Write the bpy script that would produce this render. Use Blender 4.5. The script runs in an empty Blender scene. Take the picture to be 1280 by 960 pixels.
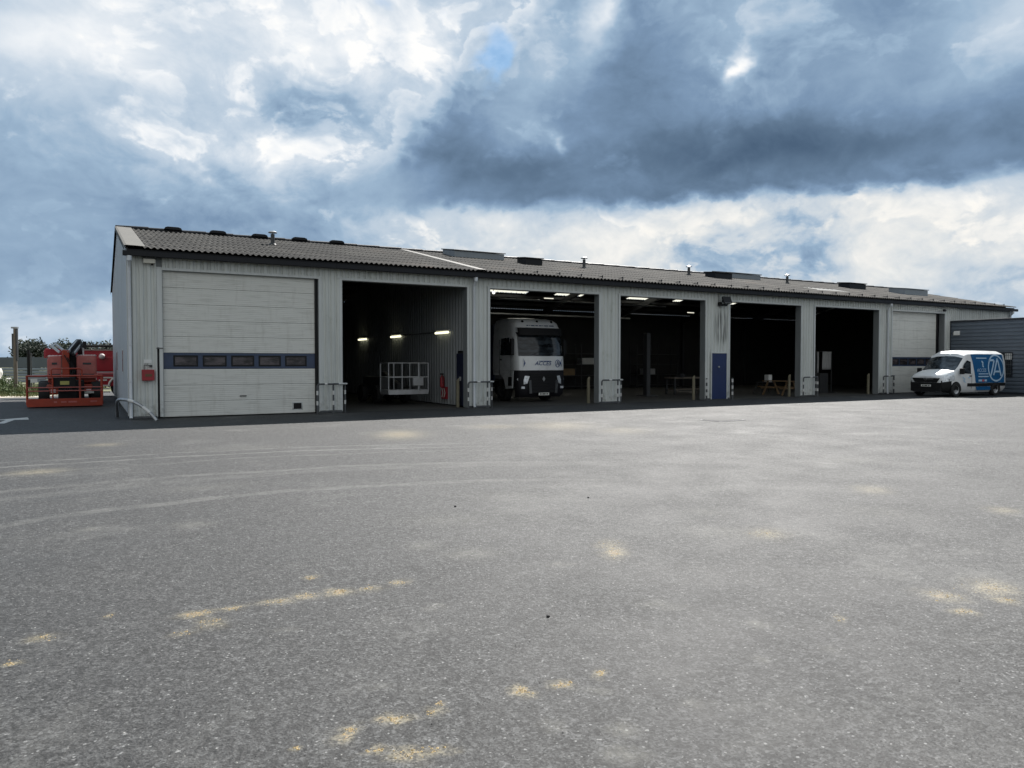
import bpy, bmesh, math, random
from mathutils import Vector, Matrix
random.seed(7)
R = math.radians
SC = bpy.context.scene
COL = SC.collection

# ------------------------------------------------------------------ camera frame (world: X along the facade, Y into the building)
TH = R(29.567)
CAM = Vector((-1.021, -24.915, 1.70))
RGT = Vector((math.cos(TH), -math.sin(TH), 0))
FWD = Vector((math.sin(TH), math.cos(TH), 0))
def field(right, fwd, z=0.0):
    "a place given by metres right of and ahead of where the photographer stood"
    p = CAM + RGT * right + FWD * fwd
    return Vector((p.x, p.y, z))

# ------------------------------------------------------------------ node helpers
class NT:
    def __init__(s, tree): s.t = tree; s.n = tree.nodes; s.l = tree.links
    def new(s, typ, **kw):
        n = s.n.new(typ)
        for k, v in kw.items(): setattr(n, k, v)
        return n
    def put(s, sock, v):
        if v is None: return
        if isinstance(v, bpy.types.NodeSocket): s.l.new(v, sock)
        else: sock.default_value = v
    def math(s, op, a, b=None, c=None, clamp=False):
        n = s.new('ShaderNodeMath', operation=op); n.use_clamp = clamp
        for i, v in enumerate((a, b, c)):
            if v is not None: s.put(n.inputs[i], v)
        return n.outputs[0]
    def vm(s, op, a, b=None, scale=None, out=0):
        n = s.new('ShaderNodeVectorMath', operation=op)
        s.put(n.inputs[0], a)
        if b is not None: s.put(n.inputs[1], b)
        if scale is not None: s.put(n.inputs['Scale'], scale)
        return n.outputs['Value'] if op in ('LENGTH', 'DOT_PRODUCT', 'DISTANCE') else n.outputs[0]
    def noise(s, vec, scale, detail=4, rough=.55, dist=0.0, color=False):
        n = s.new('ShaderNodeTexNoise'); s.put(n.inputs['Vector'], vec)
        n.inputs['Scale'].default_value = scale; n.inputs['Detail'].default_value = detail
        n.inputs['Roughness'].default_value = rough; n.inputs['Distortion'].default_value = dist
        return n.outputs['Color' if color else 'Fac']
    def voro(s, vec, scale, feature='F1', out='Distance', rnd=1.0):
        n = s.new('ShaderNodeTexVoronoi', feature=feature); s.put(n.inputs['Vector'], vec)
        n.inputs['Scale'].default_value = scale; n.inputs['Randomness'].default_value = rnd
        return n.outputs[out]
    def ramp(s, fac, stops, interp='LINEAR'):
        n = s.new('ShaderNodeValToRGB'); s.put(n.inputs[0], fac)
        cr = n.color_ramp; cr.interpolation = interp
        while len(cr.elements) < len(stops): cr.elements.new(.5)
        for e, (p, c) in zip(cr.elements, stops):
            e.position = p; e.color = (*c, 1) if len(c) == 3 else c
        return n.outputs[0]
    def mr(s, v, a, b, c=0.0, d=1.0, smooth=True):
        n = s.new('ShaderNodeMapRange'); n.interpolation_type = 'SMOOTHSTEP' if smooth else 'LINEAR'
        s.put(n.inputs[0], v)
        for i, x in enumerate((a, b, c, d)): s.put(n.inputs[i + 1], x)
        return n.outputs[0]
    def mix(s, fac, a, b, mode='MIX'):
        n = s.new('ShaderNodeMix', data_type='RGBA', blend_type=mode)
        s.put(n.inputs[0], fac)
        s.put(n.inputs[6], (*a, 1) if isinstance(a, tuple) and len(a) == 3 else a)
        s.put(n.inputs[7], (*b, 1) if isinstance(b, tuple) and len(b) == 3 else b)
        return n.outputs[2]
    def mapping(s, vec, scale=(1, 1, 1), loc=(0, 0, 0), rot=(0, 0, 0)):
        n = s.new('ShaderNodeMapping'); s.put(n.inputs[0], vec)
        n.inputs['Scale'].default_value = scale; n.inputs['Location'].default_value = loc; n.inputs['Rotation'].default_value = rot
        return n.outputs[0]
    def bump(s, h, strength=.3, dist=.01):
        n = s.new('ShaderNodeBump'); s.put(n.inputs['Height'], h)
        n.inputs['Strength'].default_value = strength; n.inputs['Distance'].default_value = dist
        return n.outputs[0]
    def sep(s, vec):
        n = s.new('ShaderNodeSeparateXYZ'); s.put(n.inputs[0], vec); return n.outputs
    def com(s, x, y, z):
        n = s.new('ShaderNodeCombineXYZ')
        for i, v in enumerate((x, y, z)): s.put(n.inputs[i], v)
        return n.outputs[0]

def s2l(*c):
    return tuple(((v / 255) / 12.92 if v / 255 <= .04045 else ((v / 255 + .055) / 1.055) ** 2.4) for v in c)

def base_mat(name):
    m = bpy.data.materials.new(name); m.use_nodes = True
    t = NT(m.node_tree); b = m.node_tree.nodes['Principled BSDF']
    return m, t, b
MATS = {}
def mat(name, col, rough=.6, metal=0.0, var=.12, scale=3.0, stretch=(1, 1, 1), bump=0.0, bscale=40, spec=.5, coat=0.0, dirt=None, dirt_scale=1.3, dirt_amt=.4):
    "painted / plain surface with worn colour variation"
    m, t, b = base_mat(name)
    tc = t.new('ShaderNodeTexCoord').outputs['Object']
    v = t.mapping(tc, scale=stretch)
    n = t.noise(v, scale, 5, .6)
    f = t.mr(n, .25, .75, 1 - var, 1 + var, smooth=False)
    c = t.mix(1.0, col, t.com(f, f, f), 'MULTIPLY')
    if dirt:
        d = t.noise(t.mapping(tc, scale=stretch, loc=(5, 3, 1)), dirt_scale, 7, .68)
        c = t.mix(t.math('MULTIPLY', t.mr(d, .48, .72), dirt_amt), c, dirt)
    t.put(b.inputs['Base Color'], c)
    b.inputs['Metallic'].default_value = metal
    t.put(b.inputs['Roughness'], t.mr(n, .2, .8, max(.02, rough - .08), min(1, rough + .08), smooth=False))
    b.inputs['Specular IOR Level'].default_value = spec
    b.inputs['Coat Weight'].default_value = coat
    if bump: t.put(b.inputs['Normal'], t.bump(t.noise(tc, bscale, 4, .6), bump, .004))
    MATS[name] = m
    return m
def emis(name, col, strength):
    m, t, b = base_mat(name)
    b.inputs['Base Color'].default_value = (*col, 1)
    b.inputs['Emission Color'].default_value = (*col, 1); b.inputs['Emission Strength'].default_value = strength
    MATS[name] = m
    return m

# ------------------------------------------------------------------ mesh helper
class MB:
    def __init__(s): s.v = []; s.f = []; s.m = []
    def add(s, vs, fs, m=0):
        o = len(s.v); s.v += [tuple(v) for v in vs]
        for f in fs: s.f.append(tuple(i + o for i in f)); s.m.append(m)
        return s
    def box(s, x0, x1, y0, y1, z0, z1, m=0):
        vs = [(x, y, z) for z in (z0, z1) for y in (y0, y1) for x in (x0, x1)]
        return s.add(vs, [(0, 2, 3, 1), (4, 5, 7, 6), (0, 1, 5, 4), (2, 6, 7, 3), (0, 4, 6, 2), (1, 3, 7, 5)], m)
    def obox(s, c, size, rot=(0, 0, 0), m=0):
        from mathutils import Euler
        M = Euler(rot).to_matrix(); h = Vector(size) / 2
        vs = [Vector(c) + M @ Vector((sx * h.x, sy * h.y, sz * h.z)) for sz in (-1, 1) for sy in (-1, 1) for sx in (-1, 1)]
        return s.add(vs, [(0, 2, 3, 1), (4, 5, 7, 6), (0, 1, 5, 4), (2, 6, 7, 3), (0, 4, 6, 2), (1, 3, 7, 5)], m)
    def bar(s, a, b, w, h, m=0):
        "square bar between two points"
        a, b = Vector(a), Vector(b); d = (b - a).normalized()
        up = Vector((0, 0, 1)) if abs(d.z) < .9 else Vector((0, 1, 0))
        x = d.cross(up).normalized(); y = x.cross(d).normalized()
        vs = [p + x * (sx * w / 2) + y * (sy * h / 2) for p in (a, b) for sx, sy in ((-1, -1), (1, -1), (1, 1), (-1, 1))]
        return s.add(vs, [(3, 2, 1, 0), (4, 5, 6, 7), (0, 1, 5, 4), (1, 2, 6, 5), (2, 3, 7, 6), (3, 0, 4, 7)], m)
    def tube(s, pts, r, n=10, m=0, cap=True):
        pts = [Vector(p) for p in pts]; rs = r if isinstance(r, (list, tuple)) else [r] * len(pts)
        rings = []; prev = None
        for i, p in enumerate(pts):
            d = (pts[min(i + 1, len(pts) - 1)] - pts[max(i - 1, 0)]).normalized()
            if prev is None:
                up = Vector((0, 0, 1)) if abs(d.z) < .9 else Vector((1, 0, 0))
                x = d.cross(up).normalized()
            else:
                x = (prev - d * prev.dot(d)).normalized()
            prev = x; y = d.cross(x)
            rings.append([p + (x * math.cos(a) + y * math.sin(a)) * rs[i] for a in [2 * math.pi * k / n for k in range(n)]])
        vs = [v for r_ in rings for v in r_]; fs = []
        for i in range(len(rings) - 1):
            for k in range(n): fs.append((i * n + k, i * n + (k + 1) % n, (i + 1) * n + (k + 1) % n, (i + 1) * n + k))
        if cap: fs += [tuple(range(n))[::-1], tuple(range((len(rings) - 1) * n, len(rings) * n))]
        return s.add(vs, fs, m)
    def prism(s, poly, axis, a, b, m=0):
        "extrude a closed 2D outline along an axis; outline axes are the other two in x,y,z order"
        def P(u, v, w): return (w, u, v) if axis == 'x' else (u, w, v) if axis == 'y' else (u, v, w)
        n = len(poly); vs = [P(u, v, a) for u, v in poly] + [P(u, v, b) for u, v in poly]
        fs = [tuple(range(n)), tuple(range(n, 2 * n))[::-1]] + [(i, i + n, (i + 1) % n + n, (i + 1) % n) for i in range(n)]
        return s.add(vs, fs, m)
    def grid(s, rows, m=0, close=False):
        nr, nc = len(rows), len(rows[0]); vs = [p for r_ in rows for p in r_]
        fs = [(i * nc + j, i * nc + (j + 1) % nc, (i + 1) * nc + (j + 1) % nc, (i + 1) * nc + j) for i in range(nr - 1) for j in range(nc if close else nc - 1)]
        return s.add(vs, fs, m)
    def lathe(s, prof, c, axis='z', n=16, m=0):
        c = Vector(c); rows = []
        for r_, h in prof:
            row = []
            for k in range(n):
                a = 2 * math.pi * k / n; u, w = r_ * math.cos(a), r_ * math.sin(a)
                row.append(c + (Vector((u, w, h)) if axis == 'z' else Vector((h, u, w)) if axis == 'x' else Vector((w, h, u))))
            rows.append(row)
        return s.grid(rows, m, close=True)
    def ball(s, c, r, n=8, m=0, squash=1.0):
        return s.lathe([(max(.001, math.sin(math.pi * i / n)) * r, -math.cos(math.pi * i / n) * r * squash) for i in range(n + 1)], c, 'z', n + 2, m)
    def text(s, body, size, origin, ux, uy, m=0, align='CENTER', depth=.003, shear=0.0, squeeze=1.0):
        cu = bpy.data.curves.new('lettering', 'FONT'); cu.body = body; cu.size = size; cu.align_x = align; cu.align_y = 'CENTER'
        cu.extrude = depth; cu.resolution_u = 3; cu.shear = shear
        o = bpy.data.objects.new('lettering', cu); COL.objects.link(o)
        dg = bpy.context.evaluated_depsgraph_get(); me = bpy.data.meshes.new_from_object(o.evaluated_get(dg))
        ux, uy, og = Vector(ux), Vector(uy), Vector(origin); nz = ux.cross(uy)
        s.add([og + ux * (v.co.x * squeeze) + uy * v.co.y + nz * v.co.z for v in me.vertices], [tuple(p.vertices) for p in me.polygons], m)
        bpy.data.objects.remove(o); bpy.data.curves.remove(cu); bpy.data.meshes.remove(me)
        return s
    def build(s, name, mats, parent=None, loc=(0, 0, 0), rot=0.0, smooth=None, bevel=0.0, seg=2, merge=False, fixn=True):
        me = bpy.data.meshes.new(name); me.from_pydata(s.v, [], s.f); me.update()
        if not isinstance(mats, (list, tuple)): mats = [mats]
        for m in mats: me.materials.append(m)
        me.polygons.foreach_set('material_index', s.m)
        if bevel or merge or fixn:
            bm = bmesh.new(); bm.from_mesh(me)
            if merge: bmesh.ops.remove_doubles(bm, verts=bm.verts, dist=.0005)
            if fixn: bmesh.ops.recalc_face_normals(bm, faces=bm.faces)
            if bevel:
                es = [e for e in bm.edges if len(e.link_faces) == 2 and e.calc_face_angle(0) > R(35)]
                if es: bmesh.ops.bevel(bm, geom=es, offset=bevel, offset_type='OFFSET', segments=seg, profile=.6, affect='EDGES', clamp_overlap=True)
            bm.to_mesh(me); bm.free()
        if smooth is not None:
            me.polygons.foreach_set('use_smooth', [True] * len(me.polygons)); me.set_sharp_from_angle(angle=R(smooth))
        o = bpy.data.objects.new(name, me); COL.objects.link(o)
        o.location = loc; o.rotation_euler = (0, 0, rot)
        if parent: o.parent = parent
        return o

def thing(name, label, cat, loc=(0, 0, 0), rot=0.0, group=None):
    o = bpy.data.objects.new(name, None); COL.objects.link(o); o.location = loc; o.rotation_euler = (0, 0, rot)
    o.empty_display_size = .2
    return tag(o, label, cat, group)
def tag(o, label, cat, group=None):
    o['label'] = label; o['category'] = cat
    if group: o['group'] = group
    return o
def setting(o, kind='structure', label=None, cat=None):
    o['kind'] = kind
    if label: o['label'] = label
    if cat: o['category'] = cat
    return o
def dup(root, loc, label, rot=None):
    r = root.copy(); COL.objects.link(r); r.location = loc; r['label'] = label
    if rot is not None: r.rotation_euler = (0, 0, rot)
    for ch in root.children:
        c = ch.copy(); COL.objects.link(c); c.parent = r
        for g in ch.children:
            d = g.copy(); COL.objects.link(d); d.parent = c
    return r
def arc(c, r, a0, a1, n, ux, uz):
    c, ux, uz = Vector(c), Vector(ux), Vector(uz)
    return [c + ux * (r * math.cos(a0 + (a1 - a0) * i / n)) + uz * (r * math.sin(a0 + (a1 - a0) * i / n)) for i in range(n + 1)]

# ------------------------------------------------------------------ materials
def streaky_sheet(name, col, grime=(.10, .10, .085), amt=.45, extra=None):
    "coated steel sheet with rain streaks"
    m, t, b = base_mat(name)
    tc = t.new('ShaderNodeTexCoord').outputs['Object']
    n1 = t.noise(t.mapping(tc, scale=(9, 9, .35)), 1.0, 6, .62)
    n2 = t.noise(tc, .55, 5, .6)
    n3 = t.noise(t.mapping(tc, scale=(30, 30, 1.2)), 1.0, 3, .6)
    s = t.math('MULTIPLY', t.mr(n1, .42, .78), t.mr(n2, .3, .7, .25, 1.0))
    c = t.mix(t.math('MULTIPLY', s, amt), col, grime)
    f = t.mr(n3, .2, .8, .93, 1.05, smooth=False)
    c = t.mix(1.0, c, t.com(f, f, f), 'MULTIPLY')
    mg = t.math('MULTIPLY', t.mr(t.noise(tc, 1.1, 6, .7), .56, .74), .25)
    c = t.mix(mg, c, (.16, .19, .11))
    zz_ = t.sep(tc)[2]
    mud = t.math('MULTIPLY', t.mr(zz_, .75, .05), t.mr(t.noise(tc, 5, 7, .72), .44, .66))
    c = t.mix(t.math('MULTIPLY', mud, .6), c, (.13, .125, .10))
    c = t.mix(t.math('MULTIPLY', t.mr(t.noise(tc, 9, 5, .7), .70, .76), .6), c, (.14, .075, .04))
    if extra: c = extra(t, tc, c)
    t.put(b.inputs['Base Color'], c)
    t.put(b.inputs['Roughness'], t.mr(n2, .2, .8, .42, .6, smooth=False))
    t.put(b.inputs['Normal'], t.bump(t.noise(tc, 2.2, 3, .5), .35, .03))
    MATS[name] = m
    return m
def flood_streaks(t, tc, c):
    "rust-black run-off below the floodlight bracket, with clear ribs between"
    x, y, z = t.sep(tc)
    inx = t.math('MULTIPLY', t.mr(x, 23.62, 23.85), t.mr(x, 24.62, 24.4))
    inz = t.math('MULTIPLY', t.mr(z, 2.35, 2.9), t.mr(z, 4.3, 3.75))
    n = t.noise(t.mapping(tc, scale=(14, 0, .45)), 1.0, 3, .6)
    k = t.math('MULTIPLY', t.math('MULTIPLY', inx, inz), t.mr(n, .46, .6))
    return t.mix(t.math('MULTIPLY', k, .8), c, (.035, .035, .032))
M_clad = streaky_sheet('facade_sheet', (.58, .60, .575), extra=flood_streaks)
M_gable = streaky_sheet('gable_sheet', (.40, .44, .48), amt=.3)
M_trim = streaky_sheet('trim_sheet', (.57, .59, .58), amt=.25)
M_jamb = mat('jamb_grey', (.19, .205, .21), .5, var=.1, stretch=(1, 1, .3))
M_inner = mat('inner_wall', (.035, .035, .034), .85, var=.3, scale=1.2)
M_part = streaky_sheet('partition_sheet', (.27, .285, .29), amt=.3)
M_gutter = mat('gutter_dark', (.010, .011, .014), .6, var=.3, scale=2, spec=.3)
M_black = mat('black_plastic', (.010, .010, .011), .62, var=.2, spec=.3)
M_dark = mat('dark_metal', (.04, .042, .045), .5, var=.25)
M_rub = mat('rubber', (.018, .018, .018), .85, var=.25, scale=6)
M_galv = mat('galvanised', (.38, .39, .40), .42, metal=.75, var=.25, scale=9)
M_galvdark = mat('dark_galvanised', (.09, .094, .098), .5, metal=.4, var=.3, scale=8)
M_band = mat('reflective_band', (.58, .58, .56), .5, var=.1)
M_white = mat('white_paint', (.78, .79, .79), .32, var=.05, coat=.4)
M_truckw = mat('truck_white', (.82, .83, .83), .3, var=.06, coat=.5)
M_plate = mat('plate_white', (.75, .75, .70), .5, var=.05)
M_cream = mat('cream_post', (.22, .20, .14), .6, var=.2, scale=6, dirt=(.12, .1, .07))
M_blue = mat('blue_door', (.003, .017, .085), .42, var=.15, scale=2)
M_band_blue = mat('door_band', (.035, .055, .105), .45, var=.12)
M_red = mat('red_box', (.28, .018, .025), .45, var=.15)
M_orange = mat('lift_orange', (.33, .038, .014), .5, var=.2, scale=4, dirt=(.14, .05, .03), dirt_amt=.6)
M_faded = mat('faded_red', (.42, .115, .10), .6, var=.18, scale=5, dirt=(.5, .25, .22), dirt_amt=.5)
M_crimson = mat('lift_crimson', (.33, .012, .022), .42, var=.15, scale=3)
M_steel = mat('pale_steel', (.45, .46, .47), .45, metal=.3, var=.2)
M_yel = mat('yellow_label', (.42, .40, .12), .6, var=.2)
M_wood = mat('pine_wood', (.20, .125, .06), .7, var=.25, scale=8, stretch=(1, 1, 6))
M_oldwood = mat('weathered_wood', (.16, .135, .11), .8, var=.3, scale=6, stretch=(4, 4, .4))
M_anth = mat('extension_sheet', (.102, .124, .152), .45, var=.08, scale=2)
M_coping = mat('coping_dark', (.02, .024, .032), .45, var=.1)
M_ledge = mat('sheet_white', (.7, .7, .68), .7, var=.08)
M_cloth = mat('grey_white_cloth', (.30, .30, .295), .8, var=.15)
M_logo = mat('logo_blue', (.008, .05, .20), .5, var=.05)
M_wrap = mat('wrap_blue', (.006, .105, .275), .35, var=.06, coat=.3)
M_paleb = mat('pale_blue_print', (.45, .62, .78), .5, var=.08)
M_redp = mat('red_print', (.5, .12, .14), .5, var=.1)
M_lens = mat('lamp_lens', (.72, .75, .78), .15, var=.35, scale=14, metal=.15, coat=.6)
M_tube = emis('lit_tube', (1.0, .96, .66), .85)
M_ceil = emis('lit_ceiling_tube', (1.0, .96, .80), .5)
M_spot = emis('lit_spot', (1.0, 1.0, .95), .9)
def glass(name, col=(.02, .025, .03), rough=.06):
    m, t, b = base_mat(name)
    tc = t.new('ShaderNodeTexCoord').outputs['Object']
    n = t.noise(t.mapping(tc, scale=(1, 1, 3)), 2.2, 5, .6)
    t.put(b.inputs['Base Color'], t.mix(t.mr(n, .35, .65), tuple(c * .5 for c in col), tuple(c * 2.4 for c in col)))  # streaks of lighter base colour imitate reflections in the glass
    t.put(b.inputs['Normal'], t.bump(t.noise(tc, 1.7, 2, .5), .25, .05))
    b.inputs['Roughness'].default_value = rough; b.inputs['Specular IOR Level'].default_value = .42
    MATS[name] = m; return m
M_glass = glass('dark_glass')
M_pane = glass('brown_reflection_pane', (.04, .033, .035), .18)  # brown tone stands in for reflections on the door panes
M_vanglass = glass('van_glass', (.02, .025, .03), .05)

def door_material():
    m, t, b = base_mat('sectional_door_white')
    tc = t.new('ShaderNodeTexCoord').outputs['Object']
    x, y, z = t.sep(tc)
    h = t.noise(t.mapping(tc, scale=(1.2, 1, 14)), 1.0, 6, .65)
    v = t.noise(t.mapping(tc, scale=(5, 1, .8)), 1.0, 6, .65)
    c = t.mix(t.math('MULTIPLY', t.mr(h, .45, .75), .38), (.66, .66, .62), (.27, .27, .24))
    c = t.mix(t.math('MULTIPLY', t.mr(v, .5, .8), .3), c, (.28, .26, .22))
    t.put(b.inputs['Base Color'], c); b.inputs['Roughness'].default_value = .5
    rib = t.math('SINE', t.math('MULTIPLY', z, 2 * math.pi / .0625))
    t.put(b.inputs['Normal'], t.bump(rib, .35, .004))
    return m
M_door = door_material()

def roof_material():
    m, t, b = base_mat('fibre_cement_roof')
    tc = t.new('ShaderNodeTexCoord').outputs['Object']
    n1 = t.noise(tc, 2.2, 7, .7); n2 = t.noise(tc, .35, 4, .6); n3 = t.noise(t.mapping(tc, scale=(5, .6, .6)), 1.5, 5, .65)
    n4 = t.noise(tc, 14, 4, .65)
    c = t.mix(t.mr(n1, .3, .7), (.011, .0105, .0095), (.034, .032, .028))
    c = t.mix(t.math('MULTIPLY', t.mr(n2, .4, .65), .45), c, (.075, .07, .06))
    c = t.mix(t.math('MULTIPLY', t.mr(n4, .58, .7), .55), c, (.095, .09, .075))     # lichen
    c = t.mix(t.math('MULTIPLY', t.mr(n3, .45, .7), .5), c, (.014, .014, .012))   # moss runs
    x, y, z = t.sep(tc)
    cell = t.com(t.math('FLOOR', t.math('MULTIPLY', x, 1 / 1.062)), t.math('FLOOR', t.math('MULTIPLY', t.math('ADD', y, .25), 1 / 1.18)), 0.0)
    wn_ = t.new('ShaderNodeTexWhiteNoise'); t.put(wn_.inputs['Vector'], cell); sv = t.mr(wn_.outputs['Value'], 0, 1, .72, 1.35, smooth=False)
    c = t.mix(1.0, c, t.com(sv, sv, sv), 'MULTIPLY')
    row = t.math('FRACT', t.math('MULTIPLY', t.math('ADD', y, .25), 1 / 1.18))
    c = t.mix(t.math('MULTIPLY', t.mr(row, .1, .0), .6), c, (.012, .012, .011))
    orange = t.math('MULTIPLY', t.mr(n2, .58, .68), t.mr(n1, .45, .6))
    c = t.mix(t.math('MULTIPLY', orange, .35), c, (.10, .045, .025))
    t.put(b.inputs['Base Color'], c); b.inputs['Roughness'].default_value = .92; b.inputs['Specular IOR Level'].default_value = .25
    t.put(b.inputs['Normal'], t.bump(n4, .3, .01))
    return m
M_roof = roof_material()
M_flash = mat('roof_flashing', (.098, .092, .079), .75, var=.22, scale=4, dirt=(.06, .06, .05))
M_upstand = mat('skylight_upstand', (.22, .245, .27), .45, var=.1)
def translucent_sheet():
    m, t, b = base_mat('translucent_sheet')
    tr = t.new('ShaderNodeBsdfTranslucent'); tr.inputs['Color'].default_value = (.62, .61, .52, 1)
    df = t.new('ShaderNodeBsdfPrincipled'); df.inputs['Base Color'].default_value = (.62, .62, .58, 1); df.inputs['Roughness'].default_value = .3
    mx = t.new('ShaderNodeMixShader'); mx.inputs[0].default_value = .6
    t.l.new(df.outputs[0], mx.inputs[1]); t.l.new(tr.outputs[0], mx.inputs[2])
    t.l.new(mx.outputs[0], t.n['Material Output'].inputs['Surface'])
    return m
M_trans = translucent_sheet()

# ---- the yard
# spills: x, y, half-width across, half-length, angle, strength
SAND = [(-0.41, -19.52, 0.108, 0.07, -0.11, 1.0), (-0.18, -19.52, 0.078, 0.054, -0.15, 0.8), (0.11, -19.52, 0.114, 0.074, -0.21, 0.6), (0.31, -19.49, 0.093, 0.068, -0.24, 0.85), (0.57, -19.53, 0.107, 0.079, -0.29, 0.9), (0.79, -19.54, 0.084, 0.061, -0.33, 0.55), (1.04, -19.52, 0.074, 0.064, -0.37, 0.7), (0.48, -19.06, 0.038, 0.057, -0.25, 0.7), (-0.53, -19.88, 0.07, 0.045, -0.1, 0.35), (-0.37, -19.76, 0.084, 0.113, -0.13, 0.45), (-1.29, -19.53, 0.079, 0.063, 0.05, 0.7), (-1.43, -19.89, 0.036, 0.041, 0.08, 0.75), (3.05, -19.6, 0.086, 0.2, -0.65, 0.9), (3.17, -19.4, 0.119, 0.183, -0.65, 0.45), (0.21, -21.6, 0.065, 0.048, -0.35, 1.0), (-0.01, -21.6, 0.048, 0.061, -0.3, 0.95), (0.17, -21.92, 0.091, 0.054, -0.38, 0.8), (0.05, -21.82, 0.063, 0.027, -0.33, 0.5), (0.28, -21.95, 0.077, 0.034, -0.41, 0.5), (0.4, -21.61, 0.039, 0.05, -0.41, 0.55), (0.47, -21.55, 0.024, 0.026, -0.42, 0.5), (0.9, -21.65, 0.045, 0.056, -0.53, 0.95), (1.12, -21.68, 0.055, 0.049, -0.58, 0.85), (1.39, -21.66, 0.035, 0.053, -0.64, 0.6), (4.37, -21.79, 0.128, 0.129, -1.05, 0.7), (4.16, -22.05, 0.066, 0.077, -1.07, 0.75), (4.87, -21.86, 0.157, 0.214, -1.09, 0.7), (4.66, -22.06, 0.092, 0.086, -1.11, 0.65), (8.06, -18.67, 0.214, 0.349, -0.97, 0.45), (8.1, -20.3, 0.147, 0.222, -1.1, 0.5), (3.29, -21.73, 0.037, 0.085, -0.93, 0.4), (-0.25, -21.63, 0.018, 0.021, -0.23, 0.5), (5.34, -8.32, 0.492, 0.995, -0.37, 0.7), (8.37, -7.5, 0.639, 0.747, -0.49, 0.35), (-0.79, -7.41, 0.298, 0.342, -0.01, 0.4), (-1.77, -11.25, 0.373, 0.301, 0.05, 0.5), (9.99, -8.13, 0.863, 1.282, -0.58, 0.45), (10.6, -10.11, 0.602, 0.892, -0.67, 0.35), (4.82, -19.78, 0.159, 0.22, -0.85, 0.5), (-0.94, -19.28, 0.038, 0.054, -0.01, 0.4), (-0.32, -19.72, 0.032, 0.049, -0.13, 0.4)]
DUST = [(1.91, -19.02, 0.242, 0.167, -0.46, 0.7), (1.66, -18.54, 0.149, 0.152, -0.4, 0.6), (1.11, -22.21, 0.059, 0.068, -0.67, 0.8), (0.96, -22.39, 0.076, 0.079, -0.67, 0.9), (0.85, -22.0, 0.06, 0.062, -0.57, 0.5), (-0.11, -16.52, 0.184, 0.168, -0.11, 0.7), (-1.05, -16.24, 0.098, 0.104, 0.0, 0.6), (1.04, -20.21, 0.055, 0.068, -0.41, 0.7), (2.43, -20.94, 0.146, 0.087, -0.71, 0.6), (2.74, -21.55, 0.062, 0.062, -0.84, 0.7), (2.3, -21.96, 0.055, 0.06, -0.84, 0.7), (2.8, -22.07, 0.047, 0.04, -0.93, 0.6), (4.46, -19.49, 0.321, 0.293, -0.79, 0.5), (5.07, -18.69, 0.182, 0.188, -0.77, 0.5), (0.05, -20.15, 0.071, 0.044, -0.22, 0.6), (10.47, -16.55, 0.419, 0.469, -0.94, 0.4), (2.41, -19.69, 0.095, 0.075, -0.58, 0.6), (1.25, -21.84, 0.066, 0.038, -0.64, 0.6), (3.64, -16.71, 0.408, 0.342, -0.52, 0.35), (2.32, -17.62, 0.432, 0.329, -0.43, 0.35), (6.78, -19.66, 0.364, 0.355, -0.98, 0.35), (0.25, -14.09, 0.542, 0.279, -0.12, 0.4), (1.56, -9.4, 0.955, 0.443, -0.16, 0.35), (1.58, -22.19, 0.048, 0.072, -0.76, 0.5), (0.29, -21.24, 0.042, 0.029, -0.34, 0.4)]
TRACKS = [((1.15, -22.55), 7.60, .17, .40, -1.0), ((.6, -24.0), 11.15, .16, .36, -.6), ((-.3, -27.0), 16.7, .12, .55, -1.2),
          ((-.3, -27.0), 17.35, .10, .45, -1.2), ((.6, -24.0), 12.9, .12, .28, -.6), ((1.15, -22.55), 9.3, .25, .22, -1)]
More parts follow.
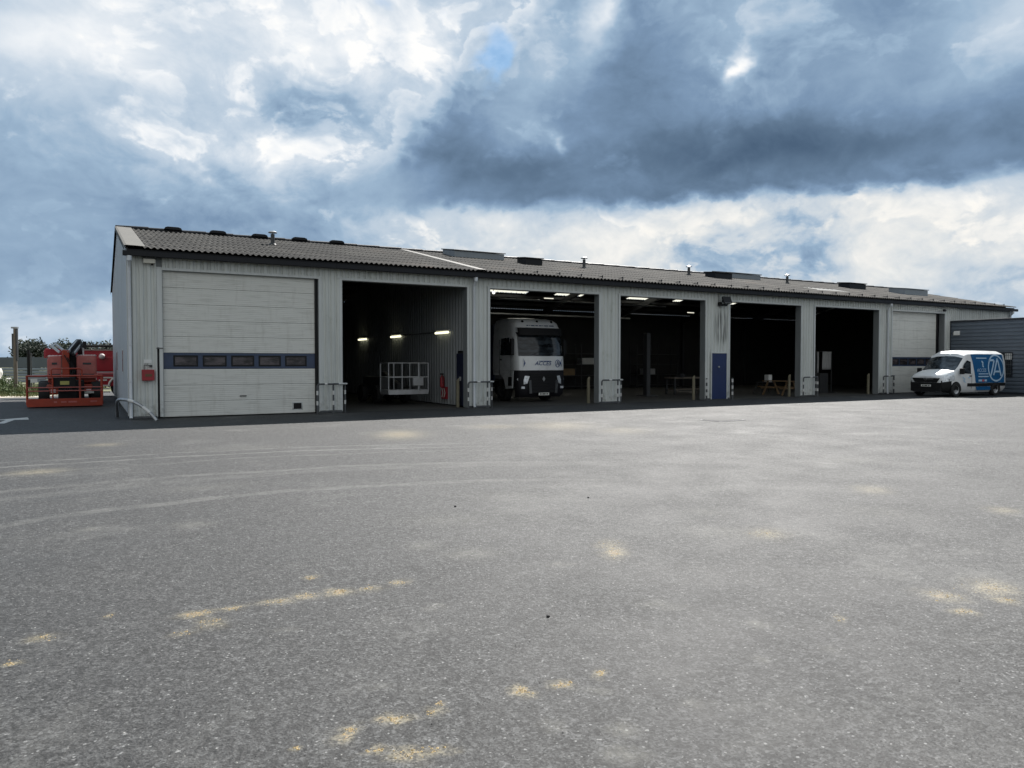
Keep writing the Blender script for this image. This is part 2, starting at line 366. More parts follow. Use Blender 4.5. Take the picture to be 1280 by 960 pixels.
def asphalt():
    m, t, b = base_mat('yard_asphalt')
    p = t.new('ShaderNodeTexCoord').outputs['Object']
    x, y, z = t.sep(p)
    big = t.noise(p, .12, 5, .6); mid = t.noise(p, .9, 6, .62); fine = t.noise(p, 45, 3, .6)
    g1 = t.voro(p, 95, 'F1', 'Color'); gr = t.sep(g1)[0]
    g2 = t.voro(p, 38, 'F1', 'Color'); gr2 = t.sep(g2)[1]
    tone = t.math('ADD', t.math('MULTIPLY', big, .45), t.math('MULTIPLY', mid, .55))
    c = t.mix(t.mr(tone, .34, .66, smooth=False), (.024, .0244, .0245), (.046, .0462, .0458))
    k = t.math('ADD', t.mr(gr, 0, 1, .22, 1.78, smooth=False), t.mr(fine, .25, .75, -.35, .35, smooth=False))
    k = t.math('MULTIPLY', k, t.mr(gr2, 0, 1, .50, 1.5, smooth=False))
    c = t.mix(1.0, c, t.com(k, k, k), 'MULTIPLY')
    k2 = t.math('ADD', t.mr(t.noise(p, 16, 3, .65), .3, .7, .66, 1.34, smooth=False), t.mr(t.noise(p, 6, 8, .82), .32, .68, -.34, .34, smooth=False))
    c = t.mix(1.0, c, t.com(k2, k2, k2), 'MULTIPLY')
    chips = t.mr(gr, .985, .998); c = t.mix(t.math('MULTIPLY', chips, .7), c, (.24, .24, .235))
    pits = t.mr(gr2, .06, .02); c = t.mix(t.math('MULTIPLY', pits, .7), c, (.012, .012, .012))
    # dust
    dusty = t.math('MULTIPLY', t.mr(t.noise(p, .5, 9, .74), .52, .74), .42)
    # tyre tracks of dried mud
    wob = t.noise(p, .6, 3, .5)
    brk = t.mr(t.noise(p, 2.6, 6, .7), .34, .62, .15, 1.0)
    total = dusty
    for (cx, cy), rad, w, amt, _ in TRACKS:
        d = t.math('SQRT', t.math('ADD', t.math('POWER', t.math('ABSOLUTE', t.math('SUBTRACT', x, cx)), 2), t.math('POWER', t.math('ABSOLUTE', t.math('SUBTRACT', y, cy)), 2)))
        d = t.math('ABSOLUTE', t.math('SUBTRACT', t.math('ADD', d, t.math('MULTIPLY', t.math('SUBTRACT', wob, .5), .5)), rad))
        tr = t.math('MULTIPLY', t.math('MULTIPLY', t.mr(d, w, w * .35), brk), amt)
        tr = t.math('MULTIPLY', tr, t.math('MULTIPLY', t.mr(x, 8.5, 3.0), t.mr(y, cy + 2, cy + 4)))
        total = t.math('MAXIMUM', total, tr)
    c = t.mix(total, c, (.155, .153, .143))
    # straw-coloured sand spills and pale dust smears
    wv = t.vm('ADD', p, t.vm('SCALE', t.vm('SUBTRACT', t.noise(p, 9, 4, .65, color=True), (.5, .5, .5)), scale=.16))
    wv = t.vm('ADD', wv, t.vm('SCALE', t.vm('SUBTRACT', t.noise(p, 3.2, 4, .6, color=True), (.5, .5, .5)), scale=.22))
    def spill(lst):
        tot = None
        for sx, sy, a, bb, ang, st in lst:
            v = t.mapping(wv); n = v.node; n.vector_type = 'TEXTURE'
            n.inputs['Location'].default_value = (sx, sy, 0); n.inputs['Rotation'].default_value = (0, 0, ang); n.inputs['Scale'].default_value = (a, bb, 1e3)
            e = t.math('MULTIPLY', t.math('EXPONENT', t.math('MULTIPLY', t.vm('DOT_PRODUCT', v, v), -.9)), st)
            tot = e if tot is None else t.math('MAXIMUM', tot, e)
        return tot
    dn = t.mr(t.noise(p, 11, 6, .75), .35, .65, .35, 1.15)
    du = t.math('MULTIPLY', spill(DUST), t.math('MULTIPLY', dn, .42))
    c = t.mix(t.math('MINIMUM', du, .8), c, (.21, .205, .18))
    sp = spill(SAND)
    ga = t.mr(t.math('ADD', t.math('MULTIPLY', gr, .55), t.noise(p, 14, 6, .72)), .5, 1.0, .25, 1.25)
    sa = t.math('MINIMUM', t.math('MULTIPLY', t.math('POWER', sp, 1.2), ga), .85)
    core = t.mr(t.math('MULTIPLY', sp, ga), .55, 1.0)
    sc = t.mix(t.math('MULTIPLY', core, gr2), (.27, .235, .155), (.24, .145, .06))
    c = t.mix(sa, c, sc)
    # oil spots and damp drain marks
    oil = t.mr(t.noise(t.vm('ADD', p, (31, 7, 0)), .8, 5, .6), .68, .76)
    c = t.mix(t.math('MULTIPLY', oil, .35), c, (.03, .03, .03))
    # cold joint between two paving lanes
    jw = t.math('ADD', t.math('SUBTRACT', t.math('ADD', y, t.math('MULTIPLY', x, .30)), -7.0), t.math('MULTIPLY', t.math('SUBTRACT', t.noise(p, .8, 4), .5), .5))
    jm = t.math('MULTIPLY', t.mr(t.math('ABSOLUTE', jw), .035, .0), t.math('MULTIPLY', t.mr(x, 8.6, 9.4), t.mr(x, 22, 16)))
    c = t.mix(t.math('MULTIPLY', jm, .6), c, (.04, .04, .04))
    cw = t.vm('ADD', p, t.vm('SCALE', t.vm('SUBTRACT', t.noise(p, 1.5, 5, .65, color=True), (.5, .5, .5)), scale=.9))
    cr = t.mr(t.voro(cw, .11, 'DISTANCE_TO_EDGE'), .0016, .0004)
    cr = t.math('MULTIPLY', cr, t.mr(t.noise(p, .16, 3), .52, .6))
    c = t.mix(t.math('MULTIPLY', cr, .75), c, (.012, .012, .012))
    t.put(b.inputs['Base Color'], c)
    t.put(b.inputs['Roughness'], t.mr(mid, .3, .7, .67, .79, smooth=False))
    b.inputs['Specular IOR Level'].default_value = .40
    h = t.math('ADD', t.math('MULTIPLY', gr, .6), t.math('MULTIPLY', fine, .8))
    t.put(b.inputs['Normal'], t.bump(h, .95, .009))
    return m
M_yard = asphalt()
M_floor = mat('workshop_concrete', (.05, .05, .047), .7, var=.25, scale=1.1, dirt=(.04, .04, .038))
M_mark = mat('road_paint', (.5, .5, .48), .7, var=.25, scale=12, dirt=(.13, .13, .125), dirt_scale=9, dirt_amt=.7)
M_path = mat('gravel_path', (.40, .36, .29), .9, var=.3, scale=4, bump=.5, bscale=60)
M_land = mat('meadow_ground', (.10, .105, .045), .95, var=.35, scale=.4, dirt=(.20, .17, .10))
M_grass = mat('grass_blades', (.11, .13, .045), .8, var=.4, scale=1.5, dirt=(.26, .22, .11), dirt_scale=2)
M_weed = mat('weed_leaves', (.075, .11, .032), .8, var=.4, scale=4)
M_leafA = mat('leaf_dark', (.018, .030, .017), .8, var=.45, scale=.9)
M_leafB = mat('leaf_mid', (.026, .040, .021), .8, var=.45, scale=.9)
M_leafC = mat('leaf_grey', (.05, .058, .045), .8, var=.4, scale=.9)
M_bark = mat('bark', (.07, .055, .04), .9, var=.3, scale=6)
M_hoard = mat('hoarding_sheet', (.085, .105, .125), .5, var=.12, scale=1)
M_hoardlight = mat('hoarding_pale_sheet', (.21, .245, .275), .5, var=.12, scale=1)
M_bag = mat('white_bag', (.62, .60, .57), .8, var=.2, scale=5, bump=.5, bscale=9)
M_sand = mat('straw_sand', (.36, .27, .14), .9, var=.3, scale=30)
M_stone = mat('pale_grit', (.24, .235, .22), .8, var=.35, scale=40)
M_coal = mat('dark_grit', (.02, .02, .02), .8, var=.3, scale=40)

# ------------------------------------------------------------------ SETTING: ground
def sheet(name, pts, z, m):
    b = MB(); b.add([(x, y, z) for x, y in pts], [tuple(range(len(pts)))]); o = b.build(name, m, fixn=False); return setting(o)
sheet('ground', [(-900, -500), (900, -500), (900, 900), (-900, 900)], -.02, M_land)
sheet('yard', [(-60, -60), (90, -60), (90, 40), (30, 40), (3, 30), (-2.2, 21.6), (-3.2, 18.2), (-4.0, 18.6), (-5.0, 18.4), (-12, 22), (-60, 30)], 0.0, M_yard)
pp = [(-12, 22.3), (-5.0, 18.5), (-4.0, 18.7), (-3.2, 18.3), (-2.3, 21.7), (-2.6, 24.0), (-3.4, 21.5), (-4.5, 21.0), (-12, 25.5)]
sheet('gravel_path', pp, -.006, M_path)
sheet('floor', [(.05, .05), (48.55, .05), (48.55, 15.95), (.05, 15.95)], .004, M_floor)
# worn white turn arrow painted in the shade left of the gable
def arrow():
    b = MB(); w = .14
    A = [(-3.30, .15), (-3.12, .05), (-2.98, 1.5), (-2.62, 1.45), (-2.72, 2.5), (-3.62, 1.6), (-3.2, 1.55)]
    b.add([(x, y, .004) for x, y in A], [tuple(range(len(A)))])
    return setting(b.build('road_marking', M_mark, fixn=False))
arrow()

# ------------------------------------------------------------------ THE WAREHOUSE
L, DEP, EAVE, RIDGE_Z, RIDGE_Y, OPZ = 48.65, 16.0, 4.95, 6.95, 8.0, 4.5
SLOPE = (RIDGE_Z - 5.10) / (RIDGE_Y + .25)
def roof_z(y): return RIDGE_Z - SLOPE * abs(y - RIDGE_Y)
OPEN = [(.92, 5.67), (6.47, 11.20), (12.16, 17.23), (18.33, 23.13), (24.67, 29.48), (30.54, 35.61), (36.79, 41.61)]
PIER = [(0, .76), (5.67, 6.47), (11.20, 12.16), (17.23, 18.33), (23.13, 24.67), (29.48, 30.54), (35.61, 36.79), (41.61, L)]
W = thing('warehouse', 'long low white corrugated workshop with seven tall door bays and a dark fibre cement roof', 'warehouse')
PITCH, RD = .2, .034
def ribbed(mb, a0, a1, z0, z1, place, m=0, pitch=PITCH):
    "vertical trapezoid ribs between a0 and a1 along the wall; z1 may be a function"
    prof = [(0, 0), (.028, 1), (.085, 1), (.113, 0)]
    k = int(math.floor(a0 / pitch)) - 1; pts = []
    while k * pitch < a1 + pitch:
        for u, d in prof: pts.append((k * pitch + u * pitch / .2, d * RD))
        k += 1
    out = []
    for i in range(len(pts) - 1):
        (u0, d0), (u1, d1) = pts[i], pts[i + 1]
        if u1 <= a0 or u0 >= a1: continue
        def at(u): return d0 + (d1 - d0) * (u - u0) / (u1 - u0) if u1 > u0 else d0
        s, e = max(u0, a0), min(u1, a1)
        if not out: out.append((s, at(s)))
        out.append((e, at(e)))
    zt = z1 if callable(z1) else (lambda u: z1)
    mb.grid([[place(u, d, z0) for u, d in out], [place(u, d, zt(u)) for u, d in out]], m)
fw = MB()
front = lambda u, d, z: (u, d, z)
for a, b_ in PIER: ribbed(fw, a, b_, .06, EAVE, front)
for a, b_ in OPEN: ribbed(fw, a, b_, OPZ, EAVE, front)
fw.build('wall', M_clad, W, fixn=False)
core = MB()
for a, b_ in PIER: core.box(a + .004, b_ - .004, .045, .30, .0, EAVE + .1)
core.box(.01, L - .01, .05, .29, OPZ + .01, EAVE + .12)
core.build('wall_core', M_jamb, W)
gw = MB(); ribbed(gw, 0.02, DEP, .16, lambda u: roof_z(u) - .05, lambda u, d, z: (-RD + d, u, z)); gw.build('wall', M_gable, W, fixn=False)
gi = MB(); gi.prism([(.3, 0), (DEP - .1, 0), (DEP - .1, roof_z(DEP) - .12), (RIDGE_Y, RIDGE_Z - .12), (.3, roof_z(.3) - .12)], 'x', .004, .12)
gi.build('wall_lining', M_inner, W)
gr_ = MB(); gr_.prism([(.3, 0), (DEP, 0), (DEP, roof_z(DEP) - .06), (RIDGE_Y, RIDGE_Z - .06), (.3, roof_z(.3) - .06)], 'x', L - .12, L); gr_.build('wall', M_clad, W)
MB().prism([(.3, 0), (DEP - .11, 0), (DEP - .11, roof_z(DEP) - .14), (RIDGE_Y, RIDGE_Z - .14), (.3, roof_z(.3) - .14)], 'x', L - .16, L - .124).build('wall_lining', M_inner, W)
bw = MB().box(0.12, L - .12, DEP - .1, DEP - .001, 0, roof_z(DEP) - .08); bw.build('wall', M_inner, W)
# interior partition between the second and third bay
pw = MB(); ribbed(pw, 1.15, DEP - .1, .05, lambda u: roof_z(u) - .15, lambda u, d, z: (11.32 + d, u, z), pitch=.26)
ribbed(pw, .30, 1.15, 2.15, lambda u: roof_z(u) - .15, lambda u, d, z: (11.32 + d, u, z), pitch=.26)
pw.build('partition', M_part, W, fixn=False)
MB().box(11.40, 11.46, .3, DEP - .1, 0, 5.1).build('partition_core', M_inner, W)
# corner flashings
MB().box(-.045, .05, -.012, -.003, .1, EAVE - .02).box(-.045, -.036, -.003, .09, .1, EAVE - .02).build('corner_flashing', M_trim, W)
MB().box(L - .18, L + .03, -.012, -.003, .1, EAVE - .02).box(L + .004, L + .03, -.003, .2, .1, EAVE).build('corner_flashing', M_trim, W)
# base trims of the piers
for a, b_ in PIER[:-1]: MB().box(a + .02, b_ - .02, -.018, .03, .02, .085).build('plinth', M_galvdark, W)
# opening frames: face strips, deep jamb linings and head lining
for i, (a, b_) in enumerate(OPEN):
    f = MB(); d = .30
    f.box(a - .10, a, -.014, .0, .05, OPZ + .08).box(b_, b_ + .09, -.014, 0, .05, OPZ + .08).box(a, b_, -.014, 0, OPZ, OPZ + .08)
    f.box(a - .17, a - .02, -.022, -.015, OPZ + .055, OPZ + .09).box(b_ + .01, b_ + .14, -.022, -.015, OPZ + .055, OPZ + .09)
    f.build('door_frame', M_trim, W, bevel=.004, seg=1)
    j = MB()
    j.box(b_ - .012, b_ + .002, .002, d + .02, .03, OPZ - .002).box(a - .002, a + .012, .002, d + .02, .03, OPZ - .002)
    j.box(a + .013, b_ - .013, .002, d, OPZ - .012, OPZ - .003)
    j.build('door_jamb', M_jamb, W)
# slot beside the first door
MB().box(.74, .93, -.03, .04, 2.12, 2.15).build('slot_flashing', M_galvdark, W)
MB().box(.765, .915, -.012, -.002, 2.16, EAVE - .4).box(.88, .92, -.013, -.002, .05, 2.12).build('cover_strip', M_trim, W)
MB().box(.765, .878, .035, .045, .0, 2.12).build('slot_dark_fill', M_black, W)  # black sheet stands in for the darkness of the open slot

# roof: corrugated sheets
def corrugated(y0, y1, x0, x1, name, gaps=(), n=7):
    rb = MB(); per = .177; nseg = 6
    xs = []
    k = x0
    while k <= x1 + 1e-6: xs.append(k); k += per / nseg
    def off(x): return .026 * math.cos(2 * math.pi * x / per)
    def emit(xa, xb, ya, yb, lift):
        xx = [x for x in xs if xa - 1e-6 <= x <= xb + 1e-6]
        if len(xx) < 2: return
        rb.grid([[(x, ya, roof_z(ya) + off(x) + lift) for x in xx], [(x, yb, roof_z(yb) + off(x)) for x in xx]])
        if lift: rb.grid([[(x, ya, roof_z(ya) + off(x)) for x in xx], [(x, ya, roof_z(ya) + off(x) + lift) for x in xx]])
    for r in range(n):
        ya = y0 + (y1 - y0) * r / n; yb = y0 + (y1 - y0) * (r + 1) / n
        cuts = sorted([(g[0], g[1]) for g in gaps if g[2] <= r <= g[3]])
        xa = x0
        for c0, c1 in cuts: emit(xa, c0, ya, yb, .014); xa = c1
        emit(xa, x1, ya, yb, .014)
    return rb.build(name, M_roof, W, smooth=50, fixn=False), n
FG = [(33.4, 36.2, 2, 2), (42.6, 45.8, 3, 3)]
corrugated(-.25, RIDGE_Y, .42, L + .1, 'roof', FG)
BG = [(19.0, 21.5, 3, 4), (23.5, 25.5, 3, 4), (29.0, 30.6, 3, 4), (31.1, 31.6, 3, 4), (32.9, 33.5, 3, 4), (37.3, 38.5, 3, 4)]
corrugated(DEP + .25, RIDGE_Y, -.08, L + .1, 'roof', BG, 8)
def rooflight(x0, x1, ya, yb):
    b = MB(); n = 24
    b.grid([[(x0 - .02 + (x1 - x0 + .04) * i / n, y, roof_z(y) + .004 + .012 * math.cos(i * 2.1)) for i in range(n + 1)] for y in (ya, yb)])
    return b.build('rooflight', M_trans, W, fixn=False)
st = 8.25 / 7
for a, b_, r0, r1 in FG: rooflight(a, b_, -.25 + st * r0, -.25 + st * (r1 + 1))
for a, b_, r0, r1 in BG: rooflight(a, b_, DEP + .25 - 8.25 / 8 * r0, DEP + .25 - 8.25 / 8 * (r1 + 1))
# verge flashing on the left, expansion strip, ridge
fl = MB()
fl.grid([[(-.10, y, roof_z(y) - .10), (-.10, y, roof_z(y) + .045), (-.04, y, roof_z(y) + .06), (.46, y, roof_z(y) + .05), (.47, y, roof_z(y) + .02)] for y in (-.26, 2, 4, 6, RIDGE_Y)])
fl.build('verge_flashing', M_flash, W, fixn=False)
fl = MB(); fl.grid([[(-.10, y, roof_z(y) - .14), (-.10, y, roof_z(y) + .03), (.2, y, roof_z(y) + .04)] for y in (RIDGE_Y, DEP + .27)]); fl.build('verge_flashing', M_gutter, W, fixn=False)
vb = MB()
for ya, yb in ((-.2, RIDGE_Y), (RIDGE_Y, DEP + .2)):
    vb.grid([[(-.105, y, roof_z(y) - .10), (-.105, y, roof_z(y) - .045), (-.095, y, roof_z(y) - .045), (-.095, y, roof_z(y) - .10)] for y in (ya, yb)])
vb.build('barge_board', M_gutter, W, fixn=False)
ex = MB(); ex.grid([[(11.55, y, roof_z(y) + .03), (11.58, y, roof_z(y) + .055), (11.90, y, roof_z(y) + .055), (11.93, y, roof_z(y) + .03)] for y in (-.22, 3, 6, 7.8)]); ex.build('joint_flashing', M_flash, W, fixn=False)
rc = MB(); seg = 1.06; k = 0
while k * seg < L:
    xa, xb = k * seg - .08, min(L + .1, (k + 1) * seg + .02)
    rc.tube([(xa, RIDGE_Y, RIDGE_Z + .0), (xb, RIDGE_Y, RIDGE_Z + .012)], [.10, .115], 10); k += 1
rc.build('ridge_cap', M_gutter, W, smooth=50)
for x in (1.96, 3.65, 5.31, 6.98, 8.62):
    v = MB(); v.prism([(-.34, 0), (.34, 0), (.29, .09), (.2, .12), (-.2, .12), (-.29, .09)], 'y', -.2, .2)
    v.build('ridge_vent', M_gutter, W, loc=(x, RIDGE_Y, RIDGE_Z + .06), bevel=.02)
# gutter and fascia
g = MB(); g.prism([(-.30, 4.99), (-.30, 4.86), (-.27, 4.845), (-.19, 4.845), (-.16, 4.86), (-.16, 4.99), (-.175, 4.99), (-.18, 4.875), (-.28, 4.875), (-.285, 4.99)], 'x', -.14, L + .22)
for x in [.5 + i * .95 for i in range(51)]: g.box(x, x + .03, -.308, -.301, 4.85, 4.985)
g.build('gutter', M_gutter, W)
MB().box(-.02, L + .05, -.155, -.004, 4.93, 5.06).build('fascia', M_gutter, W)
# small hooks along the lower roof edge
for i in range(34):
    x = 13.2 + i * 1.05
    MB().box(x, x + .03, .0, .04, roof_z(0) + .0, roof_z(0) + .14).box(x, x + .03, -.0, .5, roof_z(.25) + .03, roof_z(.25) + .05).build('roof_hook', M_dark, W)
# downpipes
def downpipe(x, top=4.85):
    d = MB(); d.tube([(x, -.23, 4.86), (x, -.225, 4.72), (x, -.10, 4.60), (x, -.07, 4.5), (x, -.07, .12), (x, -.13, .03)], .048, 10)
    d.lathe([(.07, 0), (.075, .13), (.07, .15)], (x, -.23, 4.70), 'z', 10)
    for z in (4.35, 3.3, 2.2, 1.1): d.lathe([(.053, 0), (.058, .02), (.053, .05)], (x, -.07, z), 'z', 10)
    o = d.build('downpipe', M_pipe, W, smooth=40); return o
M_pipe = mat('grey_pipe', (.56, .585, .61), .45, var=.12, scale=3, stretch=(1, 1, .4))
for x in (.03, 11.45, 36.29, 48.4): downpipe(x)
# left gable slots
for y0, y1 in ((3.40, 3.72), (9.3, 9.8)):
    wv = MB().box(-.05, -.036, y0 - .06, y1 + .06, 1.34, 2.17).build('window', M_trim, W)
    MB().box(-.056, -.051, y0, y1, 1.40, 2.11).build('pane', M_glass, wv)
# sectional doors
def sectional(a, b_, y, wins, vent):
    d = MB(); ph = .5
    for k in range(9):
        if k == 3: continue
        d.box(a, b_, y, y + .04, k * ph + .0035 + (.03 if k == 0 else 0), (k + 1) * ph - .0035)
    D = d.build('sectional_door', M_door, W, bevel=.006, seg=1)
    MB().box(a, b_, y + .012, y + .035, .03, 4.49).build('door_seal', M_dark, D)
    bd = MB(); w = (b_ - a); n = wins
    marg = .28; pw_ = .70; gap = (w - 2 * marg - n * pw_) / (n - 1)
    xs = [a + marg + i * (pw_ + gap) for i in range(n)]
    z0, z1 = 1.506, 1.994
    bd.box(a, b_, y, y + .04, z0, z0 + .07).box(a, b_, y, y + .04, z1 - .07, z1)
    xx = [a] + [e for x in xs for e in (x, x + pw_)] + [b_]
    for i in range(0, len(xx), 2): bd.box(xx[i], xx[i + 1], y, y + .04, z0 + .07, z1 - .07)
    B = bd.build('window_panel', M_band_blue, D, bevel=.004, seg=1)
    for x in xs:
        fr = MB(); t_ = .045; za, zb = z0 + .075, z1 - .075
        fr.box(x, x + pw_, y - .008, y + .02, za, za + t_).box(x, x + pw_, y - .008, y + .02, zb - t_, zb).box(x, x + t_, y - .008, y + .02, za + t_, zb - t_).box(x + pw_ - t_, x + pw_, y - .008, y + .02, za + t_, zb - t_)
        # the frame and its pane make one window
        o = fr.box(x + t_, x + pw_ - t_, y + .004, y + .012, za + t_, zb - t_, 1).build('window', [M_black, M_pane], D)
    if vent:
        v = MB().box(b_ - .76, b_ - .42, y - .006, y - .001, .12, .40, 0)
        v.box(b_ - .72, b_ - .46, y - .010, y - .0065, .16, .36, 1)
        for k in range(4): v.box(b_ - .72, b_ - .46, y - .016, y - .0105, .175 + k * .05, .185 + k * .05, 1)
        v.build('vent_grille', [M_trim, M_black], D)
        MB().box((a + b_) / 2 - .1, (a + b_) / 2 + .1, y - .03, y - .001, .62, .65).build('handle', M_dark, D)
    return D
sectional(.935, 5.56, .10, 5, True)
MB().box(5.56, 5.62, .06, .15, .02, 4.48).build('door_track', M_black, W)
sectional(36.82, 41.25, .28, 5, False)
MB().box(41.26, 41.32, .22, .33, .02, 4.48).build('door_track', M_black, W)
# pedestrian door in the fifth pier
pd = MB().box(23.52, 24.44, -.030, -.004, .04, 2.12).build('door', M_blue, W, bevel=.004, seg=1)
MB().lathe([(.001, -.085), (.035, -.08), (.04, -.06), (.015, -.045), (.04, -.032), (.04, -.0305)], (23.93, 0, 1.50), 'y', 12).build('handle', M_galv, pd, smooth=40)
MB().box(23.46, 23.52, -.045, 0, .03, 2.18).box(24.44, 24.50, -.045, 0, .03, 2.18).box(23.52, 24.44, -.045, 0, 2.12, 2.18).build('door_frame', M_trim, W, bevel=.003, seg=1)
# flues with cowls
for x, y, h in ((5.22, 4.9, .42), (20.17, 5.26, .42), (27.76, 6.07, .40), (34.71, 5.28, .42)):
    z = roof_z(y)
    c = MB().tube([(x, y, z - .05), (x, y, z + h)], .075, 10).lathe([(.16, 0), (.12, .06), (.10, .06)], (x, y, z + .0), 'z', 10)
    c = c.build('flue', M_dark, W, smooth=40)
    MB().lathe([(.17, 0), (.165, .03), (.09, .07), (.001, .085)], (x, y, z + h + .05), 'z', 14).tube([(x, y, z + h - .05), (x, y, z + h + .06)], .03, 6).build('cowl', M_galv, c, smooth=40)
# raised skylights and smoke vents on the front slope
def upstand(x0, x1, y0, y1, h, m, top, name):
    b = MB(); z = lambda y: roof_z(y)
    b.prism([(y0, z(y0) - .05), (y1, z(y1) - .05), (y1, z(y1) + h * .75), (y0, z(y0) + h)], 'x', x0, x1)
    o = b.build(name, m, W, bevel=.015)
    b = MB(); b.prism([(y0 - .06, z(y0) + h + .004), (y1 + .06, z(y1) + h * .75 + .004), (y1 + .06, z(y1) + h * .75 + .05), (y0 - .06, z(y0) + h + .05)], 'x', x0 - .06, x1 + .06)
    b.build('skylight_lid', top, o, bevel=.01, seg=1)
    return o
upstand(13.55, 16.15, 6.1, 7.4, .30, M_upstand, M_galvdark, 'skylight')
upstand(30.9, 33.4, 6.1, 7.4, .30, M_upstand, M_galvdark, 'skylight')
upstand(43.3, 45.7, 3.5, 4.6, .36, M_upstand, M_upstand, 'skylight')
upstand(16.45, 17.35, 4.6, 5.4, .30, M_gutter, M_gutter, 'smoke_vent')
upstand(28.7, 29.95, 5.0, 5.8, .32, M_gutter, M_gutter, 'smoke_vent')
upstand(40.0, 41.6, 5.0, 5.8, .34, M_gutter, M_gutter, 'smoke_vent')
# portal frames and purlins inside
for x in (6.07, 17.78, 23.9, 30.0, 36.2, 42.4):
    r_ = MB().bar((x, .3, 4.6), (x, RIDGE_Y, RIDGE_Z - .35), .16, .3).bar((x, DEP - .1, 4.6), (x, RIDGE_Y, RIDGE_Z - .35), .16, .3).box(x - .08, x + .08, DEP - .35, DEP - .11, 0, 4.7)
    r_.build('rafter', M_dark, W)
for y in (1.6, 3.2, 4.8, 6.4, 9.6, 11.2, 13.3, 14.8): MB().box(.2, L - .2, y - .03, y + .03, roof_z(y) - .22, roof_z(y) - .06).build('purlin', M_dark, W)
# pipe and cable runs hung across the bays
for y, z in ((10.5, 5.15), (14.0, 4.6)):
    MB().tube([(12.2, y, z), (30, y, z)], .05, 8).tube([(12.2, y + .2, z + .05), (29, y + .2, z + .05)], .03, 6).build('pipe_run', M_steel, W)

# ------------------------------------------------------------------ EXTENSION on the right
X_E = 42.15
E = thing('extension_building', 'flat roofed anthracite annexe with horizontal ribbed cladding and a barred window', 'annexe')
ew = MB(); pit = .205
zs = [];  k = 0
for k in range(20):
    z = .1 + k * pit
    for dz, d in ((0, 0), (.115, 0), (.145, .04), (.185, .04)):
        if z + dz < 4.0: zs.append((z + dz, d))
zs.append((4.0, 0))
Y_F = -.02
WY0, WY1, WZ0, WZ1 = -3.34, -2.36, .98, 2.22
def wall_part(y0, y1, z0, z1):
    rows = [(max(z0, min(z1, z)), d) for z, d in zs]
    ew.grid([[(X_E + d, y0, z) for z, d in rows], [(X_E + d, y1, z) for z, d in rows]])
wall_part(-16, WY0, 0, 5); wall_part(WY1, Y_F, 0, 5); wall_part(WY0, WY1, -1, WZ0); wall_part(WY0, WY1, WZ1, 5)
ew.build('wall', M_anth, E, fixn=False)
MB().box(X_E + .06, 62, -16, -.05, .0, 4.0).build('wall_core', M_anth, E)
MB().box(X_E - .03, 62, -16.1, Y_F - .002, 4.0, 4.10).build('roof', M_coping, E, bevel=.006, seg=1)
MB().box(X_E - .012, X_E - .001, -.06, -.024, .05, 4.0).build('corner_flashing', M_coping, E)
MB().box(X_E + .005, X_E + .05, -16, -.03, .0, .09).build('plinth', M_coping, E)
wf = MB()
wf.box(X_E - .015, X_E + .05, WY0 - .05, WY0, WZ0 - .05, WZ1 + .05).box(X_E - .015, X_E + .05, WY1, WY1 + .05, WZ0 - .05, WZ1 + .05).box(X_E - .015, X_E + .05, WY0, WY1, WZ1, WZ1 + .05).box(X_E - .03, X_E + .05, WY0, WY1, WZ0 - .05, WZ0)
wf = wf.build('window', M_coping, E)
MB().box(X_E + .044, X_E + .056, WY0, WY1, WZ0, WZ1).build('pane', M_glass, wf)
bars = MB()
for i in range(9):
    y = WY0 + .06 + i * .107
    bars.tube([(X_E - .03, y, WZ0), (X_E - .03, y, WZ1)], .011, 6)
for z in (WZ0 + .12, (WZ0 + WZ1) / 2, WZ1 - .12): bars.box(X_E - .036, X_E - .024, WY0, WY1, z - .012, z + .012)
bars.build('window_bars', M_galvdark, wf)
MB().box(X_E + .02, X_E + .043, WY0 + .02, WY0 + .35, WZ1 - .36, WZ1 - .02).build('paper_notice', M_ledge, wf)
wl = tag(MB().prism([(-.12, -.10), (0, -.10), (0, .14), (-.05, .14), (-.12, .05)], 'y', -.16, .16).build('wall_light', M_ledge, loc=(X_E, -.42, 3.36), bevel=.012), 'small white bulkhead light on the anthracite annexe wall above the van', 'wall light')

# ------------------------------------------------------------------ THINGS FIXED TO THE FACADE
t_ = thing('wall_light', 'small beige sensor light under the gutter at the left corner', 'wall light', (.57, -.0, 4.74))
MB().box(-.16, .16, -.16, -.03, -.07, .06).build('housing', mat('beige_plastic', (.55, .53, .46), .5), t_, bevel=.012)
MB().ball((.08, -.12, -.10), .035, 6).build('sensor', M_black, t_, smooth=60)
MB().box(-.1, .1, -.03, .0, -.05, .05).box(-.18, .18, -.175, -.02, .062, .085).build('bracket', M_dark, t_)
t_ = thing('floodlight', 'square black floodlight on a bracket above the blue door', 'floodlight', (24.10, 0, 4.50))
MB().obox((.05, -.30, .03), (.42, .09, .34), (R(-28), 0, R(-14))).build('housing', M_black, t_, bevel=.015)
MB().obox((.035, -.352, .005), (.33, .012, .25), (R(-28), 0, R(-14))).build('lens', mat('flood_lens', (.35, .37, .38), .2, var=.1), t_)
MB().box(-.26, .2, -.2, -.12, -.23, -.13).box(-.22, -.14, -.14, 0, -.22, -.06).bar((-.16, -.16, -.18), (-.2, -.30, .04), .03, .03).bar((.22, -.16, -.18), (.25, -.32, .04), .03, .03).build('bracket', M_black, t_)
MB().tube([(-.18, -.03, -.1), (-.18, -.03, .34)], .012, 6).build('cable', M_black, t_)
tag(MB().prism([(-.07, -.04), (.04, -.07), (.05, .05), (-.05, .07)], 'x', -.10, .10).build('security_camera', M_black, loc=(41.2, -.22, 4.66), bevel=.01), 'small dark camera under the gutter above the far right door', 'camera')
